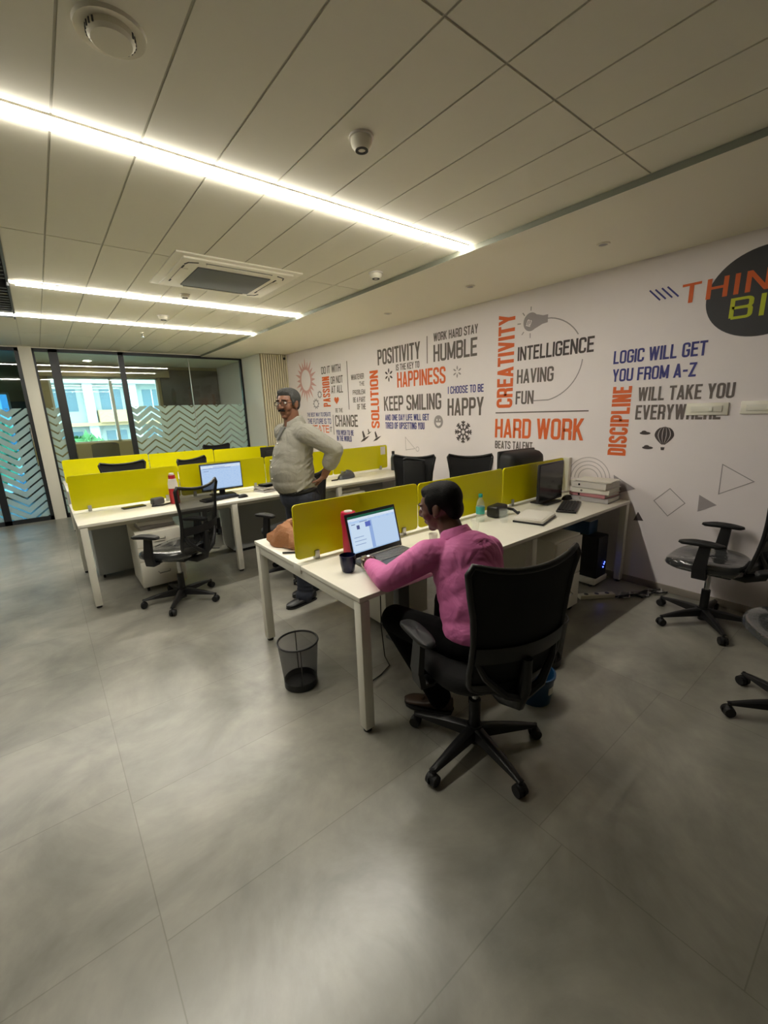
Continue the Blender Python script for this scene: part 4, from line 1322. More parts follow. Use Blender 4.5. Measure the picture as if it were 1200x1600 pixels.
# ------------------------------------------------------------------ screens, computers and desk things
def monitor(label, x, y, rz, w, h, z0=0.751, lift=0.07, lit=None, group='flat computer monitors'):
    t = thing('computer_monitor', label, 'monitor', (x, y, z0), rz, group)
    zc = lift + h / 2
    b = B().box((0, 0, zc), (w, 0.022, h), 0.006)
    b.box((0, 0.018, zc), (w * 0.7, 0.03, h * 0.6), 0.012)
    b.obj('housing', 'black_plastic', t)
    B().box((0, -0.0115, zc + 0.004), (w - 0.022, 0.002, h - 0.032)).obj('screen', lit or 'screen_off', t, angle=0)
    B().box((0, 0.045, lift * 0.5 + 0.06), (0.06, 0.018, lift + 0.12), 0.004).obj('stand', 'black_plastic', t)
    B().box((0, 0.03, 0.007), (0.24, 0.17, 0.013), 0.005).obj('foot', 'black_plastic', t)
    return t
monitor('black monitor with lit pale page on the middle desk', 1.46, 4.66, 0, 0.44, 0.29, lit='screen_page', lift=0.06)
monitor('dark switched-off monitor on the front desk near the binders', 3.41, 1.972, 2, 0.41, 0.335, lift=0.02)
monitor('black monitor partly hidden behind the standing person, last row', 3.02, 6.72, 180, 0.5, 0.27, lift=0.04)
# bulky black monitor seen from behind
t = thing('computer_monitor', 'bulky black monitor seen from behind above the front yellow screens', 'monitor', (3.50, 2.48, 0.751), 176, 'flat computer monitors')
b = B().box((0, 0.10, 0.24), (0.52, 0.03, 0.40), 0.012)
b.obj('housing', 'black_plastic', t)
def shell(a, f):
    k = [1.0, 0.99, 0.95, 0.86, 0.70, 0.0][int(round(f * 5))]
    d = [0.09, 0.04, -0.01, -0.05, -0.07, -0.075][int(round(f * 5))]
    th = 2 * math.pi * a
    c, s_ = math.cos(th), math.sin(th)
    return (0.255 * k * math.copysign(abs(c) ** 0.28, c), d, 0.24 + 0.195 * k * math.copysign(abs(s_) ** 0.28, s_))
# rounded rear shell faces the camera (local -y turned towards it)
sh = B().grid(lambda a, f: (lambda p: (p[0], -p[1] + 0.19, p[2]))(shell(a, f)), 36, 6, True)
sh.obj('rear_shell', 'black_soft', t, angle=60)
B().box((0, 0.118 - 0.035, 0.24), (0.48, 0.002, 0.36)).obj('screen', 'screen_off', t, angle=0)
B().box((0, 0.16, 0.05), (0.08, 0.05, 0.1), 0.006).obj('stand', 'black_plastic', t)
B().box((0, 0.13, 0.006), (0.26, 0.18, 0.012), 0.005).obj('foot', 'black_plastic', t)

def keyboard(label, x, y, z, rz, w=0.44, d=0.14):
    t = thing('keyboard', label, 'keyboard', (x, y, z), rz, 'black keyboards')
    B().box((0, 0, 0.009), (w, d, 0.016), 0.005).obj('body', 'black_plastic', t)
    k = B()
    nx, ny = 15, 5
    for i in range(nx):
        for j in range(ny):
            k.box((-w / 2 + 0.02 + (w - 0.04) * (i + 0.5) / nx, -d / 2 + 0.014 + (d - 0.028) * (j + 0.5) / ny, 0.020), ((w - 0.04) / nx * 0.84, (d - 0.028) / ny * 0.84, 0.008))
    k.obj('keys', 'black_soft', t, angle=0)
    return t
keyboard('black keyboard in front of the lit monitor on the middle desk', 1.36, 4.46, 0.751, 12, 0.40, 0.13)
keyboard('black keyboard on the front desk near the wall end', 3.35, 1.755, 0.75, 22, 0.42, 0.15)
def mouse(label, x, y, z, rz, s=1.0):
    t = thing('computer_mouse', label, 'mouse', (x, y, z), rz, 'black computer mice')
    b = B().grid(lambda a, f: (0.031 * s * math.cos(2 * math.pi * a) * math.cos(f * 1.57), 0.055 * s * math.sin(2 * math.pi * a) * math.cos(f * 1.57), 0.002 + 0.036 * s * math.sin(f * 1.57)), 20, 8, True)
    b.bm.faces.new([v for v in b.bm.verts if abs(v.co.z - 0.002) < 1e-6][:0] or [b.bm.verts.new((0, 0, 0)), b.bm.verts.new((0.001, 0, 0)), b.bm.verts.new((0, 0.001, 0))])
    b.obj('body', 'black_plastic', t, angle=60)
    B().cyl((-0.004, 0.028 * s, 0.030 * s), (0.004, 0.028 * s, 0.030 * s), 0.008, n=12).obj('wheel', 'grey_metal', t)
    return t
mouse('black mouse beside the keyboard near the lit monitor', 1.56, 4.36, 0.75, 100)
mouse('black mouse near the dark monitor foot and the binders', 3.64, 1.93, 0.75, 80, 1.15)
t = thing('cloth_pouch', 'dark soft pouch lying on middle desk behind the standing person', 'pouch', (3.02, 4.60, 0.751), 15)
B().grid(lambda a, f: (0.16 * math.cos(2 * math.pi * a) * math.cos(f * 1.57) * (1 + 0.15 * math.sin(6.28 * a * 2)), 0.09 * math.sin(2 * math.pi * a) * math.cos(f * 1.57), 0.001 + (0.085 + 0.02 * math.cos(6.28 * a)) * math.sin(f * 1.57)), 24, 8, True).obj('body', 'grey_bottle', t, angle=60)
B().tube([(-0.14, 0.0, 0.03), (-0.22, -0.05, 0.012), (-0.3, -0.02, 0.010)], 0.008).obj('cord', 'black_soft', t)

# laptop
lp = thing('laptop_computer', 'open dark laptop showing a spreadsheet in front of the seated person', 'laptop', (1.47, 1.79, 0.751), 3)
b = B().box((0, 0, 0.011), (0.385, 0.265, 0.017), 0.006)
b.obj('base', 'laptop_grey', lp)
k = B()
for i in range(15):
    for j in range(5):
        k.box((-0.165 + 0.33 * (i + 0.5) / 15, 0.005 + 0.10 * (j + 0.5) / 5, 0.0205), (0.0185, 0.0165, 0.003))
k.obj('keys', 'laptop_keys', lp, angle=0)
B().box((0, -0.07, 0.0198), (0.11, 0.072, 0.0012)).obj('touchpad', 'dark_grey', lp, angle=0)
B().cyl((-0.17, 0.131, 0.017), (0.17, 0.131, 0.017), 0.009).obj('hinge', 'steel', lp)
tl = Matrix.Translation((0, 0.134, 0.018)) @ Matrix.Rotation(R(-14), 4, 'X')
b = B().box((0, 0.0, 0.132), (0.385, 0.008, 0.262), 0.003); b.xf(tl)
lid = b.obj('lid', 'black_plastic', lp)
sc = B().box((0, 0, 0), (0.358, 0.0012, 0.212))
scr = sc.obj('screen', 'screen_sheet', lid, angle=0)
scr.matrix_local = tl @ Matrix.Translation((0, -0.0048, 0.140))
for (x, z, w_, h_, m_) in ((-0.125, 0.055, 0.018, 0.022, 'navy_ink'), (-0.03, 0.045, 0.034, 0.040, 'navy_ink')):
    pass

# bottles, mug, glasses
def bottle(name, label, cat, x, y, z, parts):
    t = thing(name, label, cat, (x, y, z + 0.001))
    for nm, prof, m in parts:
        B().lathe(prof).obj(nm, m, t)
    return t
mg = thing('coffee_mug', 'dark navy glazed mug on the front desk corner by laptop', 'mug', (1.185, 1.835, 0.751))
B().lathe([(0, 0), (0.030, 0), (0.034, 0.006), (0.042, 0.05), (0.0445, 0.094), (0.0415, 0.095), (0.039, 0.05), (0.030, 0.010), (0, 0.009)]).obj('cup', 'navy_glaze', mg)
B().tube([(0.036, 0.018, 0.075), (0.066, 0.033, 0.072), (0.070, 0.036, 0.045), (0.050, 0.026, 0.022), (0.034, 0.018, 0.024)], 0.006).obj('handle', 'navy_glaze', mg)
bottle('drink_bottle', 'magenta red bottle standing behind the laptop', 'bottle', 1.345, 2.05, 0.75,
       [('body', [(0, 0), (0.036, 0), (0.041, 0.01), (0.041, 0.16), (0.044, 0.20), (0.0, 0.20)], 'pink_red'), ('cap', [(0, 0.20), (0.046, 0.20), (0.047, 0.25), (0.042, 0.268), (0, 0.27)], 'pink_red'), ('cap_disc', [(0, 0.27), (0.026, 0.27), (0.024, 0.275), (0, 0.275)], 'white_plastic')])
bottle('drink_bottle', 'red and white bottle beside the chair on the middle desk', 'bottle', 0.955, 4.60, 0.75,
       [('body', [(0, 0), (0.042, 0), (0.045, 0.01), (0.045, 0.155), (0.0, 0.155)], 'red'), ('shoulder', [(0.045, 0.155), (0.045, 0.20), (0.036, 0.245), (0.030, 0.25), (0, 0.25)], 'white_plastic'), ('cap', [(0, 0.25), (0.032, 0.25), (0.032, 0.285), (0, 0.285)], 'red'), ('cap_top', [(0, 0.285), (0.024, 0.285), (0.022, 0.305), (0, 0.307)], 'white_plastic')])
bottle('steel_flask', 'tall silver flask left of the standing person', 'flask', 2.06, 4.70, 0.75,
       [('body', [(0, 0), (0.036, 0), (0.038, 0.01), (0.038, 0.19), (0.030, 0.24), (0.022, 0.27), (0, 0.27)], 'steel'), ('cap', [(0, 0.27), (0.022, 0.27), (0.022, 0.315), (0.018, 0.32), (0, 0.32)], 'steel')])
bottle('drink_bottle', 'grey bottle with dark cap on right end of the middle desk', 'bottle', 3.87, 4.66, 0.75,
       [('body', [(0, 0), (0.034, 0), (0.036, 0.01), (0.036, 0.17), (0.022, 0.215), (0.018, 0.23), (0, 0.23)], 'grey_bottle'), ('cap', [(0, 0.23), (0.021, 0.23), (0.021, 0.27), (0, 0.272)], 'black_plastic')])
bottle('water_bottle', 'clear water bottle with green cap beside yellow screen', 'bottle', 2.50, 2.0, 0.75,
       [('body', [(0, 0), (0.030, 0.0), (0.032, 0.01), (0.031, 0.06), (0.032, 0.12), (0.026, 0.155), (0.014, 0.178), (0.013, 0.188), (0, 0.188)], 'water'), ('label', [(0.0325, 0.06), (0.0328, 0.061), (0.0328, 0.114), (0.0325, 0.115)], 'label'), ('cap', [(0, 0.186), (0.0155, 0.186), (0.0155, 0.208), (0.014, 0.21), (0, 0.21)], 'teal')])
def tumbler(label, x, y, h, r):
    t = thing('drinking_glass', label, 'glass', (x, y, 0.751), 0, 'clear drinking glasses on the front desk')
    B().lathe([(0, 0), (r * 0.82, 0), (r, h), (r - 0.0025, h), (r * 0.80, 0.008), (0, 0.008)]).obj('body', 'tumbler', t)
    return t
tumbler('clear drinking glass next to the notebooks on the front desk', 2.60, 1.86, 0.095, 0.036)
tumbler('small clear glass just right of the seated person on the desk', 2.27, 1.86, 0.085, 0.030)
t = thing('paper_cup', 'small white paper cup beside the laptop, past the seated chin', 'cup', (1.86, 1.86, 0.751))
B().lathe([(0, 0), (0.022, 0), (0.030, 0.065), (0.031, 0.067), (0.0285, 0.066), (0.021, 0.004), (0, 0.004)]).obj('cup', 'paper', t)
t = thing('black_case', 'small black case behind the drinking glass at the yellow screen', 'case', (2.72, 2.01, 0.751), 8)
B().box((0, 0, 0.045), (0.17, 0.10, 0.088), 0.018, seg=3).obj('body', 'black_plastic', t)
B().tube([(0.08, -0.03, 0.05), (0.13, -0.07, 0.035), (0.12, -0.12, 0.012), (0.17, -0.10, 0.010)], 0.011).obj('cord', 'black_soft', t)
t = thing('notebook', 'stack of notebook and loose white papers on the front desk', 'notebook', (2.82, 1.74, 0.751), 14)
B().box((0, 0, 0.007), (0.31, 0.225, 0.013), 0.002).obj('cover', 'black_plastic', t)
B().box((0.0, 0, 0.022), (0.30, 0.215, 0.018), 0.002).obj('pages', 'paper', t)
for k in range(3):
    B().box((0.012 * k - 0.01, 0.006 * k, 0.0325 + 0.0016 * k), (0.285, 0.2, 0.0008), rot=(0, 0, R(3 * k - 4))).obj('sheet', 'paper', t, angle=0)

# paper bag
def bagpt(a, f):
    th = 2 * math.pi * a
    prof = [(0.55, 0.0), (0.95, 0.004), (1.0, 0.03), (0.92, 0.065), (0.80, 0.10), (0.62, 0.128), (0.35, 0.14), (0.0, 0.142)]
    k, z = prof[int(round(f * 7))]
    w = 1 + 0.08 * math.sin(5 * th + 9 * f) + 0.06 * math.sin(9 * th + 4 * f)
    c, s_ = math.cos(th), math.sin(th)
    return (0.135 * k * w * math.copysign(abs(c) ** 0.7, c), 0.175 * k * w * math.copysign(abs(s_) ** 0.7, s_), max(0, z * (1 + 0.10 * math.sin(3 * th + 7 * f))))
t = thing('paper_bag', 'crumpled brown bag on the front desk behind yellow screen edge', 'bag', (1.215, 2.50, 0.751), 20)
def crumple(b, amp, seed):
    r_ = random.Random(seed)
    for v in b.bm.verts:
        if v.co.z > 0.012:
            v.co += Vector((r_.uniform(-amp, amp), r_.uniform(-amp, amp), r_.uniform(-amp, amp) * 0.8))
    return b
crumple(B().grid(bagpt, 26, 8, True), 0.012, 3).obj('body', 'bag', t, angle=28)
B().box((0.03, -0.12, 0.10), (0.12, 0.05, 0.006), 0.002, rot=(0.7, 0.1, 0.3)).obj('flap', 'bag', t)
tag(B().tube([(1.05, 2.36, 0.758), (1.09, 2.33, 0.758), (1.15, 2.29, 0.758)], 0.006).obj('black_pen', 'black_plastic'), 'black pen beside the brown bag at the desk edge', 'pen')
tag(B().tube([(1.235, 1.965, 0.756), (1.27, 1.93, 0.756), (1.30, 1.95, 0.758), (1.28, 1.99, 0.756)], 0.004).obj('charger_cable', 'black_soft'), 'short black cable end between mug and laptop', 'cable')

# binder stack by the wall
def binder(label, x, y, z, w, d, h, m, rz):
    t = thing('ring_binder', label, 'binder', (x, y, z), rz, 'binders stacked by the wall')
    c = B().box((0, 0, 0.0015), (w, d, 0.003)).box((0, 0, h - 0.0015), (w, d, 0.003)).box((-w / 2 + 0.0015, 0, h / 2), (0.003, d, h))
    c.obj('cover', m, t, angle=0)
    B().box((0.012, 0, h / 2), (w - 0.03, d - 0.02, h - 0.010)).obj('pages', 'paper', t, angle=0)
    B().cyl((-w / 2 - 0.001, d * 0.22, h / 2), (-w / 2 + 0.002, d * 0.22, h / 2), 0.010, n=16).obj('finger_ring', 'chrome', t)
    return t
zb = 0.751
for (lab, w, d, h, m, rz, dx, dy) in (('pinkish paper bundle at the bottom of the stack by the wall', 0.27, 0.33, 0.042, 'paper2', 2, 0, 0),
                                       ('red-edged binder second from bottom of the stack by the wall', 0.27, 0.32, 0.030, 'dusty_pink', -2, 0, 0.01),
                                       ('white binder second from the top of the stack by the wall', 0.27, 0.32, 0.042, 'white_lam', 4, 0.0, 0.0),
                                       ('white binder on top of the stack by the wall', 0.26, 0.33, 0.055, 'white_plastic', -3, -0.005, 0.01)):
    binder(lab, 3.80 + dx, 1.755 + dy, zb, w, d, h, m, rz)
    zb += h + 0.001
tag(B().box((3.79, 1.745, zb + 0.006), (0.22, 0.3, 0.010), 0.002, rot=(0, 0, 0.12)).obj('paper_sheaf', 'paper'), 'loose paper sheaf lying on the binder stack by the wall', 'papers')

# things on the middle desk
zb = 0.751
for (lab, w, d, h, m, rz) in (('grey notebook at bottom of the pile beside the standing person', 0.26, 0.20, 0.024, 'paper2', 12), ('white notebook in middle of the pile beside the standing person', 0.25, 0.19, 0.020, 'paper', 5), ('loose white papers on top of the pile beside the standing person', 0.24, 0.2, 0.010, 'paper', 25)):
    t = thing('notebook', lab, 'notebook', (1.93, 4.55, zb), rz, 'notebooks piled on the middle desk')
    B().box((0, 0, h / 2), (w, d, h), 0.002).obj('pages', m, t)
    B().box((0, 0, h - 0.001), (w + 0.006, d + 0.006, 0.002)).obj('cover', 'grey_ink' if m == 'paper2' else 'paper', t, angle=0)
    zb += h + 0.001
t = thing('desk_calculator', 'dark calculator lying on top of the papers near the silver flask', 'calculator', (1.92, 4.57, 0.811), 10)
B().box((0, 0, 0.008), (0.16, 0.11, 0.015), 0.004).obj('body', 'black_plastic', t)
B().box((0, -0.015, 0.0165), (0.13, 0.065, 0.004), 0.001).obj('keypad', 'dark_grey', t)
t = thing('phone_case', 'dark pouch beside the red and white bottle on the middle desk', 'pouch', (0.81, 4.68, 0.751), 20)
B().box((0, 0, 0.035), (0.12, 0.07, 0.07), 0.018, seg=3).obj('body', 'dark_grey', t)
B().tube([(-0.05, -0.02, 0.02), (-0.10, -0.07, 0.008), (-0.02, -0.12, 0.008), (0.07, -0.10, 0.008)], 0.008).obj('strap', 'black_soft', t)
t = thing('phone_handset', 'thin dark tablet lying near the left yellow screen', 'tablet', (0.60, 4.70, 0.751), 8)
B().box((0, 0, 0.006), (0.2, 0.09, 0.011), 0.004).obj('body', 'black_plastic', t)
B().box((0, 0, 0.0122), (0.18, 0.075, 0.0012)).obj('screen', 'screen_off', t, angle=0)
zb = 0.58
for k, (lab, m) in enumerate((('flat paper bundle on the white pedestal under the middle desk', 'paper2'), ('white paper bundle topmost on the pedestal under the middle desk', 'paper'))):
    t = thing('paper_bundle', lab, 'papers', (0.72, 4.50, zb), 4 - 6 * k, 'paper bundles on the pedestal')
    B().box((0, 0, 0.019), (0.30, 0.22, 0.037), 0.003).obj('sheets', m, t)
    zb += 0.038
tag(B().box((2.93, 4.5, 0.62), (0.3, 0.22, 0.038), 0.004, rot=(0, 0, 0.1)).obj('paper_bundle', 'paper'), 'white paper bundle on the pedestal right of the standing person', 'papers')

# computer tower and stand
t = thing('cpu_stand', 'white wheeled stand under the computer tower', 'stand', (3.70, 1.80, 0))
B().box((0, 0, 0.055), (0.24, 0.40, 0.05), 0.006).obj('tray', 'white_metal', t)
for sx in (-1, 1):
    for sy in (-1, 1):
        B().cyl((sx * 0.09 - 0.01, sy * 0.15, 0.016), (sx * 0.09 + 0.01, sy * 0.15, 0.016), 0.016, n=12).obj('castor', 'black_soft', t)
t = thing('computer_tower', 'black computer tower with blue lights under the front desk', 'computer', (3.70, 1.80, 0.081))
B().box((0, 0, 0.19), (0.18, 0.38, 0.38), 0.006).obj('case', 'black_plastic', t)
B().box((0, -0.193, 0.19), (0.176, 0.008, 0.376), 0.003).obj('front_panel', 'black_soft', t)
for z in (0.085, 0.11, 0.125):
    B().cyl((0.055 - (0.125 - z) * 0.6, -0.197, z), (0.055 - (0.125 - z) * 0.6, -0.1995, z), 0.006, n=12).obj('light', 'blue_led', t)
t = thing('storage_box', 'dark blue box with papers lying on the computer tower', 'box', (3.70, 1.82, 0.463))
B().box((0, 0, 0.06), (0.16, 0.24, 0.118), 0.006).obj('body', 'blue_plastic', t)
B().box((0.01, 0, 0.127), (0.18, 0.26, 0.012), 0.003).obj('sheets', 'paper2', t)
t = thing('paper_bundle', 'folded papers on top of the pedestal beside the computer tower', 'papers', (2.9, 1.78, 0.636), 6, 'paper bundles on the pedestal')
B().box((0, 0, 0.02), (0.28, 0.2, 0.038), 0.004).obj('sheets', 'cream', t)

# bins
def wire_bin(label, x, y, h, r0, r1):
    t = thing('waste_bin', label, 'bin', (x, y, 0), 0, 'black wire waste bins')
    B().grid(lambda a, f: ((r0 + (r1 - r0) * f) * math.cos(2 * math.pi * a), (r0 + (r1 - r0) * f) * math.sin(2 * math.pi * a), 0.012 + (h - 0.015) * f), 36, 6, True).obj('wire_mesh', 'bin_mesh', t)
    B().lathe([(0, 0.0), (r0, 0.0), (r0 + 0.004, 0.004), (r0 + 0.004, 0.045), (r0, 0.045), (r0 - 0.002, 0.006), (0, 0.006)]).obj('bottom_pan', 'black_plastic', t)
    B().tube([(r1 * math.cos(2 * math.pi * k / 36), r1 * math.sin(2 * math.pi * k / 36), h) for k in range(36)], 0.006, 8, True).obj('rim', 'black_plastic', t)
    w = B()
    for a in (70, 250):
        c, s_ = math.cos(R(a)), math.sin(R(a))
        w.tube([(r0 * c, r0 * s_, 0.02), (r1 * c, r1 * s_, h)], 0.003, 6)
    w.obj('seam_wire', 'black_plastic', t)
wire_bin('black wire waste bin standing by the left front desk leg', 0.985, 2.12, 0.285, 0.095, 0.118)
wire_bin('black wire waste bin mostly hidden behind the front chair', 2.28, 1.29, 0.31, 0.10, 0.125)
t = thing('plastic_tub', 'blue plastic tub on the floor behind the front chair', 'tub', (1.92, 1.13, 0))
B().lathe([(0, 0), (0.085, 0), (0.10, 0.15), (0.106, 0.152), (0.106, 0.165), (0.096, 0.165), (0.082, 0.006), (0, 0.006)]).obj('body', 'blue_plastic', t)
B().box((0.0, -0.094, 0.09), (0.04, 0.008, 0.04), 0.003).obj('label', 'paper', t)

# cables
cb = thing('charger_cable', 'thin black charger cable hanging below the front desk', 'cable', (0, 0, 0))
B().tube([(1.26, 1.85, 0.70), (1.25, 1.80, 0.60), (1.27, 1.84, 0.50), (1.245, 1.82, 0.40), (1.25, 1.82, 0.36)], 0.0035).obj('cable', 'black_soft', cb)
B().box((1.25, 1.82, 0.33), (0.034, 0.026, 0.06), 0.006).obj('adapter', 'black_plastic', cb)
B().tube([(1.25, 1.82, 0.30), (1.29, 1.84, 0.20), (1.24, 1.80, 0.08), (1.30, 1.84, 0.006), (1.40, 1.86, 0.005), (1.50, 1.90, 0.005), (1.54, 2.00, 0.005), (1.55, 2.04, 0.20), (1.6, 2.1, 0.5)], 0.0035).obj('cable', 'black_soft', cb)
cb = thing('cable_bundle', 'tangle of dark cables on floor at the printed wall', 'cables', (3.76, 1.30, 0))
rc = random.Random(4)
for k in range(6):
    p = []
    for i in range(8):
        p.append((-0.20 + 0.05 * i + rc.uniform(-.04, .04), 0.08 - 0.03 * i + rc.uniform(-.05, .05), 0.008 + rc.uniform(0, 0.025)))
    B().tube(p, 0.006).obj('cable', 'black_soft' if k % 3 else 'paper2', cb)
t = thing('power_strip', 'pale power strip lying among cables by the printed wall', 'power strip', (3.42, 1.50, 0.0), -35)
B().box((0, 0, 0.020), (0.30, 0.055, 0.038), 0.006).obj('body', 'white_metal', t)
for k in range(3):
    B().cyl((-0.09 + 0.09 * k, 0, 0.039), (-0.09 + 0.09 * k, 0, 0.0405), 0.018, n=16).obj('socket', 'dark_grey', t)
tag(B().tube([(1.34, 5.30, 0.66), (1.35, 5.30, 0.4), (1.33, 5.33, 0.1), (1.36, 5.3, 0.01), (1.5, 5.2, 0.008)], 0.005).obj('hanging_cable', 'black_soft'), 'black cable hanging under the middle desk behind the chair', 'cable')
# white desk end at the right edge of the picture
t = thing('drawer_pedestal', 'white pedestal end cut off by right edge of the picture', 'pedestal', (3.74, 0.20, 0), 0, 'drawer pedestals under the desks')
B().bx(-0.2, 0.2, -0.25, 0.23, 0.04, 0.62, 0.004).obj('carcass', 'white_lam', t)
B().bx(-0.17, 0.17, -0.22, 0.2, 0, 0.042).obj('plinth', 'black_soft', t)
# ------------------------------------------------------------------ people
def head_prims(b, mt, s=1.0, face=True):
    """head centred between chin and crown, face towards local +y"""
    def E(c, r, rot=None):
        m = mt @ Matrix.Translation(Vector(c) * s) @ (Euler(rot).to_matrix().to_4x4() if rot else Matrix.Identity(4))
        rr = bmesh.ops.create_uvsphere(b.bm, u_segments=20, v_segments=12, radius=1.0)
        bmesh.ops.transform(b.bm, matrix=m @ Matrix.Diagonal((r[0] * s, r[1] * s, r[2] * s, 1)), verts=rr['verts'])
    E((0, -0.014, 0.032), (0.075, 0.094, 0.086))
    E((0, 0.022, 0.012), (0.066, 0.070, 0.078))
    E((0, 0.028, -0.052), (0.054, 0.056, 0.056))
    E((0, 0.058, -0.092), (0.026, 0.024, 0.020))
    E((0, -0.030, -0.05), (0.052, 0.050, 0.06))
    for q in (-1, 1):
        E((q * 0.036, 0.056, -0.022), (0.028, 0.026, 0.032))
        E((q * 0.030, 0.074, 0.030), (0.026, 0.014, 0.009), (0, q * -0.1, 0))
        E((q * 0.076, -0.008, -0.004), (0.010, 0.022, 0.033), (0.2, 0, q * 0.3))
        E((q * 0.078, 0.0, -0.026), (0.008, 0.011, 0.013))
        E((q * 0.0125, 0.094, -0.026), (0.0095, 0.011, 0.009))
        E((q * 0.031, 0.072, 0.012), (0.015, 0.011, 0.010))
    E((0, 0.086, 0.016), (0.0085, 0.016, 0.022), (-0.25, 0, 0))
    E((0, 0.100, -0.010), (0.0105, 0.017, 0.017), (-0.3, 0, 0))
    E((0, 0.106, -0.022), (0.0125, 0.013, 0.011))
    E((0, 0.080, -0.055), (0.026, 0.014, 0.0075))
    E((0, 0.078, -0.066), (0.022, 0.014, 0.0075))

def cone(b, mt, p0, p1, r0, r1, n=12):
    b.cap(mt @ Vector(p0), mt @ Vector(p1), r0, r1, n)

def hand_prims(b, mt, side, curl, spread=0.05, s=1.0):
    """wrist at origin, fingers along +y, back of the hand +z; side +1 puts the thumb on +x"""
    for i, x in enumerate((-0.028, -0.009, 0.010, 0.028)):
        cone(b, mt, (x * 0.5 * s, 0.0, 0), (x * s, 0.085 * s, 0), 0.016 * s, 0.0125 * s)
    cone(b, mt, (side * 0.010 * s, 0.02 * s, -0.004), (side * 0.030 * s, 0.045 * s, -0.006), 0.018 * s, 0.014 * s)
    lens = {0: (0.030, 0.020, 0.016), 1: (0.038, 0.025, 0.019), 2: (0.043, 0.028, 0.020), 3: (0.039, 0.025, 0.019)}
    order = (0, 1, 2, 3) if side > 0 else (3, 2, 1, 0)
    for i, x in zip(order, (-0.029, -0.010, 0.010, 0.029)):
        p = Vector((x * s, 0.086 * s, 0))
        a = 0.0
        r = 0.0095 if i else 0.0082
        fan = x / 0.029 * spread
        for j, L in enumerate(lens[i]):
            a += curl[j]
            q = p + Vector((fan * L, math.cos(a) * L, -math.sin(a) * L)) * s
            cone(b, mt, p, q, r * s, (r - 0.0010) * s, 10)
            p = q; r -= 0.0010
    p0 = Vector((side * 0.028, 0.030, -0.006)) * s
    p1 = p0 + Vector((side * 0.026, 0.030, -0.014)) * s
    p2 = p1 + Vector((side * 0.006, 0.028, -0.014)) * s
    cone(b, mt, p0, p1, 0.0135 * s, 0.011 * s)
    cone(b, mt, p1, p2, 0.011 * s, 0.009 * s)

def aim(p, d, up):
    """frame at p with +y along d and +z near up"""
    y = Vector(d).normalized(); z = Vector(up); z = (z - y * z.dot(y)).normalized(); x = y.cross(z)
    m = Matrix((x, y, z)).transposed().to_4x4()
    m.translation = Vector(p)
    return m

def shoe(parent, name, m, heel, yaw, pitch=0.0, s=1.0):
    """shoe with its heel at `heel`, pointing along yaw"""
    b = B()
    def sec(f):
        y = 0.29 * f * s
        wid = (0.033 + 0.016 * math.sin(min(1, f * 1.25) * math.pi * 0.62)) * (1 if f < 0.8 else math.sqrt(max(0.05, 1 - ((f - 0.8) / 0.205) ** 2)))
        top = 0.088 - 0.035 * min(1, f / 0.55) if f < 0.55 else 0.053 - 0.020 * ((f - 0.55) / 0.45) ** 1.5
        if f < 0.06: wid *= 0.78
        return y, wid * s, top * s
    rings = []
    for i in range(15):
        y, w, tp = sec(i / 14)
        rings.append([b.bm.verts.new((w * math.copysign(abs(math.cos(t)) ** 0.75, math.cos(t)), y, 0.012 + (tp - 0.012) * (0.5 + 0.5 * math.sin(t)) )) for t in [2 * math.pi * k / 16 for k in range(16)]])
    for A, C in zip(rings, rings[1:]):
        for j in range(16): b.bm.faces.new((A[j], A[(j + 1) % 16], C[(j + 1) % 16], C[j]))
    b.bm.faces.new(rings[0]); b.bm.faces.new(list(reversed(rings[-1])))
    mt = Matrix.Translation(Vector(heel)) @ Matrix.Rotation(yaw, 4, 'Z') @ Matrix.Rotation(pitch, 4, 'X')
    b.xf(mt)
    o = b.obj(name, m, parent, angle=60)
    sb = B()
    pts = []
    for i in range(13):
        y, w, _ = sec(i / 12)
        pts.append((w * 1.05, y, 0))
    for i in range(12, -1, -1):
        y, w, _ = sec(i / 12)
        pts.append((-w * 1.05, y, 0))
    sb.prism(pts, (0, 0, 0.014))
    sb.xf(mt)
    sb.obj('sole', 'black_soft', o)
    lb = B()
    for k in range(4):
        y = (0.105 + 0.022 * k) * s
        lb.tube([(-0.022, y, (0.071 - 0.0045 * k) * s), (0, y, (0.077 - 0.0047 * k) * s), (0.022, y, (0.071 - 0.0045 * k) * s)], 0.003, 6)
    lb.xf(mt)
    lb.obj('laces', m, o)
    return o

def eyes(parent, mt):
    for q in (-1, 1):
        e = B().ell(mt @ Vector((q * 0.031, 0.0765, 0.012)), (0.0125, 0.0125, 0.0085), mt.to_3x3().to_4x4(), 14, 8).obj('eye', 'eye_white', parent)
        B().ell(mt @ Vector((q * 0.031 , 0.0862, 0.012)), (0.0055, 0.0036, 0.0058), mt.to_3x3().to_4x4(), 12, 8).obj('iris', 'eye_dark', e)

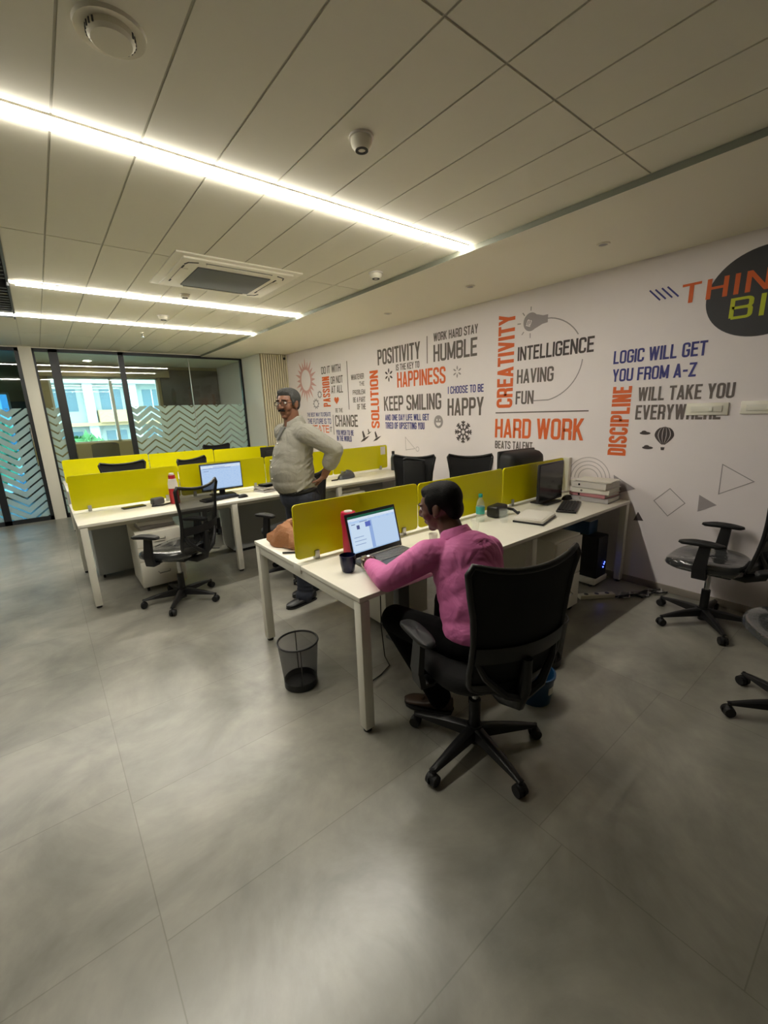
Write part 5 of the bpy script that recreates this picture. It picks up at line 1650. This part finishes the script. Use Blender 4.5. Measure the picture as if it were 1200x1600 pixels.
# ---- standing person: faces the left glazing (local +y), local +x is the far side
sp_ = thing('person', 'standing person in grey shirt and dark jeans with hands on hips', 'person', (1.60, 3.20, 0), 90)
S = sp_
HM = Matrix.Translation((0.015, 0.008, 1.665)) @ Matrix.Rotation(R(27), 4, 'Z') @ Matrix.Rotation(R(-3), 4, 'X')
sho_l, elb_l, wri_l = Vector((-0.20, -0.03, 1.435)), Vector((-0.315, -0.205, 1.30)), Vector((-0.185, -0.165, 1.085))
sho_r, elb_r, wri_r = Vector((0.20, -0.02, 1.435)), Vector((0.32, -0.18, 1.29)), Vector((0.19, -0.14, 1.085))
ank_l, kn_l, hip_l = Vector((-0.075, 0.035, 0.095)), Vector((-0.09, 0.03, 0.50)), Vector((-0.095, -0.02, 0.92))
ank_r, kn_r, hip_r = Vector((0.10, -0.11, 0.095)), Vector((0.095, -0.04, 0.50)), Vector((0.095, -0.02, 0.92))
hl = aim(wri_l, (0.05, 0.055, -0.07), (-0.6, -0.75, 0.1))
hr = aim(wri_r, (-0.05, 0.055, -0.07), (0.6, -0.75, 0.1))
b = B()
head_prims(b, HM)
b.cap((0.01, -0.015, 1.42), (0.012, -0.012, 1.60), 0.066, 0.060)
b.ell((0, -0.01, 1.30), (0.165, 0.12, 0.19)).ell((0, 0.02, 1.08), (0.165, 0.15, 0.17)).ell((0, -0.01, 0.95), (0.165, 0.125, 0.12))
for sh, el, wr, hd, sd in ((sho_l, elb_l, wri_l, hl, 1), (sho_r, elb_r, wri_r, hr, -1)):
    b.cap((0, -0.01, 1.42), sh, 0.07, 0.058)
    b.cap(sh, el, 0.052, 0.041); b.cap(el, el.lerp(wr, 0.35), 0.041, 0.042); b.cap(el.lerp(wr, 0.35), wr, 0.042, 0.028)
    hand_prims(b, hd, sd, (0.35, 0.45, 0.3))
for hp, kn, an in ((hip_l, kn_l, ank_l), (hip_r, kn_r, ank_r)):
    b.cap(hp, kn, 0.082, 0.055); b.cap(kn, kn.lerp(an, 0.3), 0.052, 0.054); b.cap(kn.lerp(an, 0.3), an, 0.054, 0.036)
    b.cap(an, an + Vector((0, 0.09, -0.07)), 0.028, 0.014)
remeshed(b, 'body', 'skin_a', S, 0.0052, 3)
# shirt
b = B()
b.ell((0, -0.015, 1.325), (0.188, 0.138, 0.185)).ell((0, 0.012, 1.23), (0.19, 0.158, 0.2)).ell((0, 0.024, 1.13), (0.192, 0.178, 0.2)).ell((0, 0.02, 1.04), (0.188, 0.172, 0.12)).ell((0, -0.03, 1.02), (0.18, 0.15, 0.08))
b.ell((0, -0.03, 1.42), (0.17, 0.098, 0.075)).ell((0, -0.035, 1.485), (0.125, 0.08, 0.06))
for sh, el, wr in ((sho_l, elb_l, wri_l), (sho_r, elb_r, wri_r)):
    b.cap((0, -0.015, 1.43), sh, 0.082, 0.078)
    b.cap(sh, sh.lerp(el, 0.5), 0.080, 0.071); b.cap(sh.lerp(el, 0.5), el, 0.071, 0.065)
    b.cap(el, el.lerp(wr, 0.42), 0.065, 0.064)
    for f, r in ((0.30, 0.069), (0.42, 0.066)):
        p = el.lerp(wr, f); d = (wr - el).normalized() * 0.014
        b.cap(p - d, p + d, r, r)
for i in range(6):
    z = 1.0 + 0.043 * i + 0.012 * (i % 2)
    b.tube([(-0.150, -0.105, z + 0.09), (-0.182, -0.03, z + 0.045), (-0.180, 0.06, z - 0.005), (-0.140, 0.13, z - 0.045)], [0.003, 0.009 - 0.001 * (i % 3), 0.007, 0.002], 8)
shirt = remeshed(b, 'shirt', 'shirt_grey', S, 0.006, 9)
b = B()
col = [(0.068 * math.cos(t), 0.066 * math.sin(t)) for t in [R(a) for a in range(110, 431, 20)]]
def colpt(u, v):
    a = R(112 + 316 * u)
    r = 0.074 + 0.026 * v
    front = max(0, math.sin(a))
    return (0.01 + r * math.cos(a), -0.025 + r * math.sin(a) * 1.02, 1.572 - 0.060 * v - 0.050 * front - 0.012 * v * front * 3)
b.grid(colpt, 28, 4)
c_ = b.obj('collar', 'shirt_grey', shirt, angle=60)
md = c_.modifiers.new('thick', 'SOLIDIFY'); md.thickness = 0.005
b = B().prism([(-0.03, 0.062, 1.485), (0.04, 0.062, 1.485), (0.02, 0.125, 1.385), (-0.005, 0.125, 1.385)], (0, 0.012, 0.003))
b.obj('open_neck', 'shirt_inside', shirt)
b = B()
for z, y in ((1.36, 0.137), (1.27, 0.165), (1.18, 0.205), (1.09, 0.207)):
    b.cyl((0.0, y - 0.004, z), (0.0, y + 0.004, z), 0.006, n=10)
b.obj('buttons', 'white_plastic', shirt)
# jeans, belt
b = B()
b.ell((0, -0.015, 0.925), (0.180, 0.154, 0.15)).ell((-0.07, -0.085, 0.90), (0.09, 0.085, 0.10)).ell((0.07, -0.085, 0.90), (0.09, 0.085, 0.10))
for hp, kn, an in ((hip_l, kn_l, ank_l), (hip_r, kn_r, ank_r)):
    b.cap(hp, kn, 0.098, 0.078); b.cap(kn, an, 0.076, 0.064)
    b.cap(an, an + Vector((0, 0.01, -0.035)), 0.068, 0.078)
    for f in (0.62, 0.74, 0.86, 0.95):
        p = kn.lerp(an, f)
        b.ell(p, (0.072, 0.072, 0.014), (0.25, 0.15, 0))
remeshed(b, 'jeans', 'denim', S, 0.007, 4)
b = B().grid(lambda u, v: (0.181 * math.cos(2 * math.pi * u), -0.01 + 0.158 * math.sin(2 * math.pi * u), 0.965 + 0.035 * v - 0.012 * math.sin(2 * math.pi * u)), 40, 2, True)
bl = b.obj('belt', 'belt', S)
md = bl.modifiers.new('thick', 'SOLIDIFY'); md.thickness = 0.006
shoe(S, 'shoe', 'shoe_black', (-0.075, -0.055, 0.0), 0.12)
shoe(S, 'shoe', 'shoe_black', (0.10, -0.20, 0.0), 0.12)
# head details
b = B()
def HE(b, c, r, rot=None):
    m = HM @ Matrix.Translation(Vector(c)) @ (Euler(rot).to_matrix().to_4x4() if rot else Matrix.Identity(4))
    b.ell((0, 0, 0), (1, 1, 1)) if False else None
    rr = bmesh.ops.create_uvsphere(b.bm, u_segments=22, v_segments=14, radius=1.0)
    bmesh.ops.transform(b.bm, matrix=m @ Matrix.Diagonal((r[0], r[1], r[2], 1)), verts=rr['verts'])
HE(b, (0, -0.048, 0.045), (0.083, 0.074, 0.078)); HE(b, (0, -0.012, 0.082), (0.076, 0.086, 0.046)); HE(b, (0, 0.042, 0.092), (0.055, 0.034, 0.030))
HE(b, (0, -0.072, -0.005), (0.062, 0.042, 0.058))
for q in (-1, 1):
    HE(b, (q * 0.066, -0.012, 0.048), (0.019, 0.056, 0.042)); HE(b, (q * 0.070, 0.022, 0.015), (0.010, 0.012, 0.034))
remeshed(b, 'hair', 'hair_grey', S, 0.0055, 3)
eyes(S, HM)
b = B()
for q in (-1, 1):
    b.ell(HM @ Vector((q * 0.015, 0.093, -0.043)), (0.022, 0.010, 0.008), (HM.to_3x3().to_4x4() @ Euler((0, q * 0.28, q * -0.35)).to_matrix().to_4x4()))
b.obj('moustache', 'hair_black', S)
b = B()
for q in (-1, 1):
    b.ell(HM @ Vector((q * 0.031, 0.0865, 0.034)), (0.021, 0.006, 0.0045), (HM.to_3x3().to_4x4() @ Euler((0, q * 0.12, q * -0.3)).to_matrix().to_4x4()))
b.obj('eyebrows', 'hair_black', S)
gl = B()
for q in (-1, 1):
    ring = [HM @ Vector((q * 0.033 + 0.025 * math.copysign(abs(math.cos(t)) ** 0.7, math.cos(t)), 0.101 - 0.010 * abs(math.cos(t) * 0.5 + q * 0.5), 0.008 + 0.016 * math.copysign(abs(math.sin(t)) ** 0.7, math.sin(t)))) for t in [2 * math.pi * k / 24 for k in range(24)]]
    gl.tube(ring, 0.0022, 6, True)
    gl.tube([HM @ Vector((q * 0.058, 0.094, 0.014)), HM @ Vector((q * 0.078, 0.05, 0.014)), HM @ Vector((q * 0.082, -0.005, 0.012)), HM @ Vector((q * 0.080, -0.02, -0.004))], 0.0022, 6)
gl.tube([HM @ Vector((-0.010, 0.102, 0.012)), HM @ Vector((0, 0.108, 0.015)), HM @ Vector((0.010, 0.102, 0.012))], 0.0022, 6)
gl.obj('eyeglasses', 'black_plastic', S)

# ---- seated person, built in room directions about the chair
P2 = thing('person', 'person in pink shirt and black trousers seated typing at the laptop', 'person', (1.40, 1.12, 0), 0)
def L(x, y, z): return Vector((x - 1.40, y - 1.12, z))
HM = Matrix.Translation(L(1.445, 1.400, 1.135)) @ Matrix.Rotation(R(24), 4, 'Z') @ Matrix.Rotation(R(-14), 4, 'X')
pel = L(1.42, 1.13, 0.58)
neck = L(1.455, 1.315, 0.99)
sho_l, elb_l, wri_l = L(1.305, 1.345, 0.935), L(1.165, 1.475, 0.818), L(1.258, 1.765, 0.810)
sho_r, elb_r, wri_r = L(1.605, 1.235, 0.915), L(1.74, 1.43, 0.82), L(1.645, 1.70, 0.802)
hip_l, kn_l, an_l = L(1.335, 1.17, 0.545), L(1.28, 1.56, 0.54), L(1.42, 1.40, 0.125)
hip_r, kn_r, an_r = L(1.505, 1.13, 0.545), L(1.63, 1.52, 0.545), L(1.62, 1.56, 0.10)
hl = aim(wri_l, (0.062, 0.072, -0.012), (0.05, 0.1, 1))
hr = aim(wri_r, (-0.03, 0.09, -0.012), (-0.05, 0.1, 1))
chest = L(1.465, 1.235, 0.86)
belly = L(1.435, 1.165, 0.70)
TR = Matrix.Rotation(R(-18), 4, 'Z')
b = B()
head_prims(b, HM)
b.cap(neck - Vector((0, 0.02, 0.03)), HM @ Vector((0, -0.02, -0.06)), 0.062, 0.056)
b.ell(chest, (0.16, 0.11, 0.17), TR).ell(belly, (0.155, 0.125, 0.15), TR).ell(pel, (0.165, 0.13, 0.11), TR)
for sh, el, wr, hd, sd in ((sho_l, elb_l, wri_l, hl, 1), (sho_r, elb_r, wri_r, hr, -1)):
    b.cap(neck - Vector((0, 0, 0.05)), sh, 0.07, 0.058)
    b.cap(sh, el, 0.052, 0.041); b.cap(el, el.lerp(wr, 0.35), 0.041, 0.042); b.cap(el.lerp(wr, 0.35), wr, 0.042, 0.027)
    hand_prims(b, hd, sd, (0.25, 0.35, 0.25), 0.12)
for hp, kn, an in ((hip_l, kn_l, an_l), (hip_r, kn_r, an_r)):
    b.cap(hp, kn, 0.080, 0.055); b.cap(kn, kn.lerp(an, 0.3), 0.052, 0.053); b.cap(kn.lerp(an, 0.3), an, 0.053, 0.036)
remeshed(b, 'body', 'skin_b', P2, 0.0050, 3)
b = B()
b.ell(chest, (0.178, 0.132, 0.185), TR).ell(belly.lerp(chest, 0.5), (0.172, 0.142, 0.19), TR).ell(belly, (0.172, 0.15, 0.18), TR).ell(pel + Vector((0, 0, 0.04)), (0.174, 0.148, 0.13), TR)
b.ell(neck - Vector((0.0, 0.045, 0.075)), (0.165, 0.095, 0.075), TR)
for sh, el, wr in ((sho_l, elb_l, wri_l), (sho_r, elb_r, wri_r)):
    b.cap(neck - Vector((0.0, 0.03, 0.06)), sh, 0.078, 0.076)
    b.cap(sh, sh.lerp(el, 0.5), 0.077, 0.068); b.cap(sh.lerp(el, 0.5), el, 0.068, 0.060)
    b.cap(el, el.lerp(wr, 0.5), 0.060, 0.050); b.cap(el.lerp(wr, 0.5), el.lerp(wr, 0.72), 0.050, 0.040)
    for f in (0.15, 0.32, 0.5, 0.68):
        p = el.lerp(wr, f)
        r = 0.064 - 0.030 * f
        q = Vector((0, 0, 1)).rotation_difference((wr - el).normalized()).to_matrix().to_4x4()
        b.ell(p, (r + 0.004, r + 0.004, 0.009), q @ Euler((0.4, 0.25, 0)).to_matrix().to_4x4())
    # cloth folds running down the upper arm
    for k in range(3):
        o = Vector((0.02 * (k - 1), 0.02 * (k - 1), 0.055 - 0.012 * k))
        b.tube([sh + o, sh.lerp(el, 0.5) + o * 1.05, el + o * 0.9], [0.008, 0.013, 0.007], 8)
sh2 = remeshed(b, 'shirt', 'shirt_pink', P2, 0.006, 9)
CM = Matrix.Translation(neck + Vector((0.004, 0.004, 0.035))) @ Matrix.Rotation(R(0), 4, 'Z') @ Matrix.Rotation(R(-24), 4, 'X')
def colpt2(u, v):
    a = R(112 + 316 * u)
    r = 0.068 + 0.020 * v
    front = max(0, math.sin(a))
    return CM @ Vector((r * math.cos(a), r * math.sin(a), 0.018 - 0.052 * v - 0.02 * front))
c_ = B().grid(colpt2, 28, 4).obj('collar', 'shirt_pink', sh2, angle=60)
md = c_.modifiers.new('thick', 'SOLIDIFY'); md.thickness = 0.005
b = B()
b.ell(pel + Vector((0, 0, -0.01)), (0.185, 0.155, 0.10), TR)
for hp, kn, an in ((hip_l, kn_l, an_l), (hip_r, kn_r, an_r)):
    b.cap(hp, kn, 0.095, 0.076); b.cap(kn, an, 0.074, 0.060)
    b.cap(an, an + (an - kn).normalized() * 0.03, 0.060, 0.062)
remeshed(b, 'trousers', 'trouser', P2, 0.007, 4)
shoe(P2, 'shoe', 'shoe_brown', L(1.46, 1.325, 0.025), R(24), R(-4), 0.95)
shoe(P2, 'shoe', 'shoe_brown', L(1.63, 1.47, 0.0), R(-14), 0, 0.95)
b = B()
HE(b, (0, -0.048, 0.040), (0.082, 0.074, 0.080)); HE(b, (0, -0.012, 0.078), (0.074, 0.086, 0.046)); HE(b, (0, 0.040, 0.090), (0.055, 0.030, 0.024))
HE(b, (0, -0.070, -0.015), (0.064, 0.044, 0.060))
for q in (-1, 1):
    HE(b, (q * 0.065, -0.012, 0.044), (0.019, 0.056, 0.044)); HE(b, (q * 0.069, 0.022, 0.010), (0.010, 0.012, 0.036))
remeshed(b, 'hair', 'hair_black', P2, 0.0055, 3)
eyes(P2, HM)
b = B()
for q in (-1, 1):
    b.ell(HM @ Vector((q * 0.031, 0.0865, 0.034)), (0.021, 0.006, 0.0045), (HM.to_3x3().to_4x4() @ Euler((0, q * 0.12, q * -0.3)).to_matrix().to_4x4()))
b.obj('eyebrows', 'hair_black', P2)
# watch on the left wrist
wv = (wri_l - elb_l).normalized()
wm = aim(wri_l - wv * 0.028, wv, (-0.55, 0.1, 0.8))
b = B()
ringp = [wm @ Vector((0.034 * math.cos(t), 0, 0.031 * math.sin(t))) for t in [2 * math.pi * k / 24 for k in range(24)]]
b.tube(ringp, 0.0065, 8, True)
wt = b.obj('wristwatch', 'watch', P2)
B().cyl(wm @ Vector((0, 0, 0.030)), wm @ Vector((0, 0, 0.040)), 0.017, n=20).obj('dial', 'watch', wt)
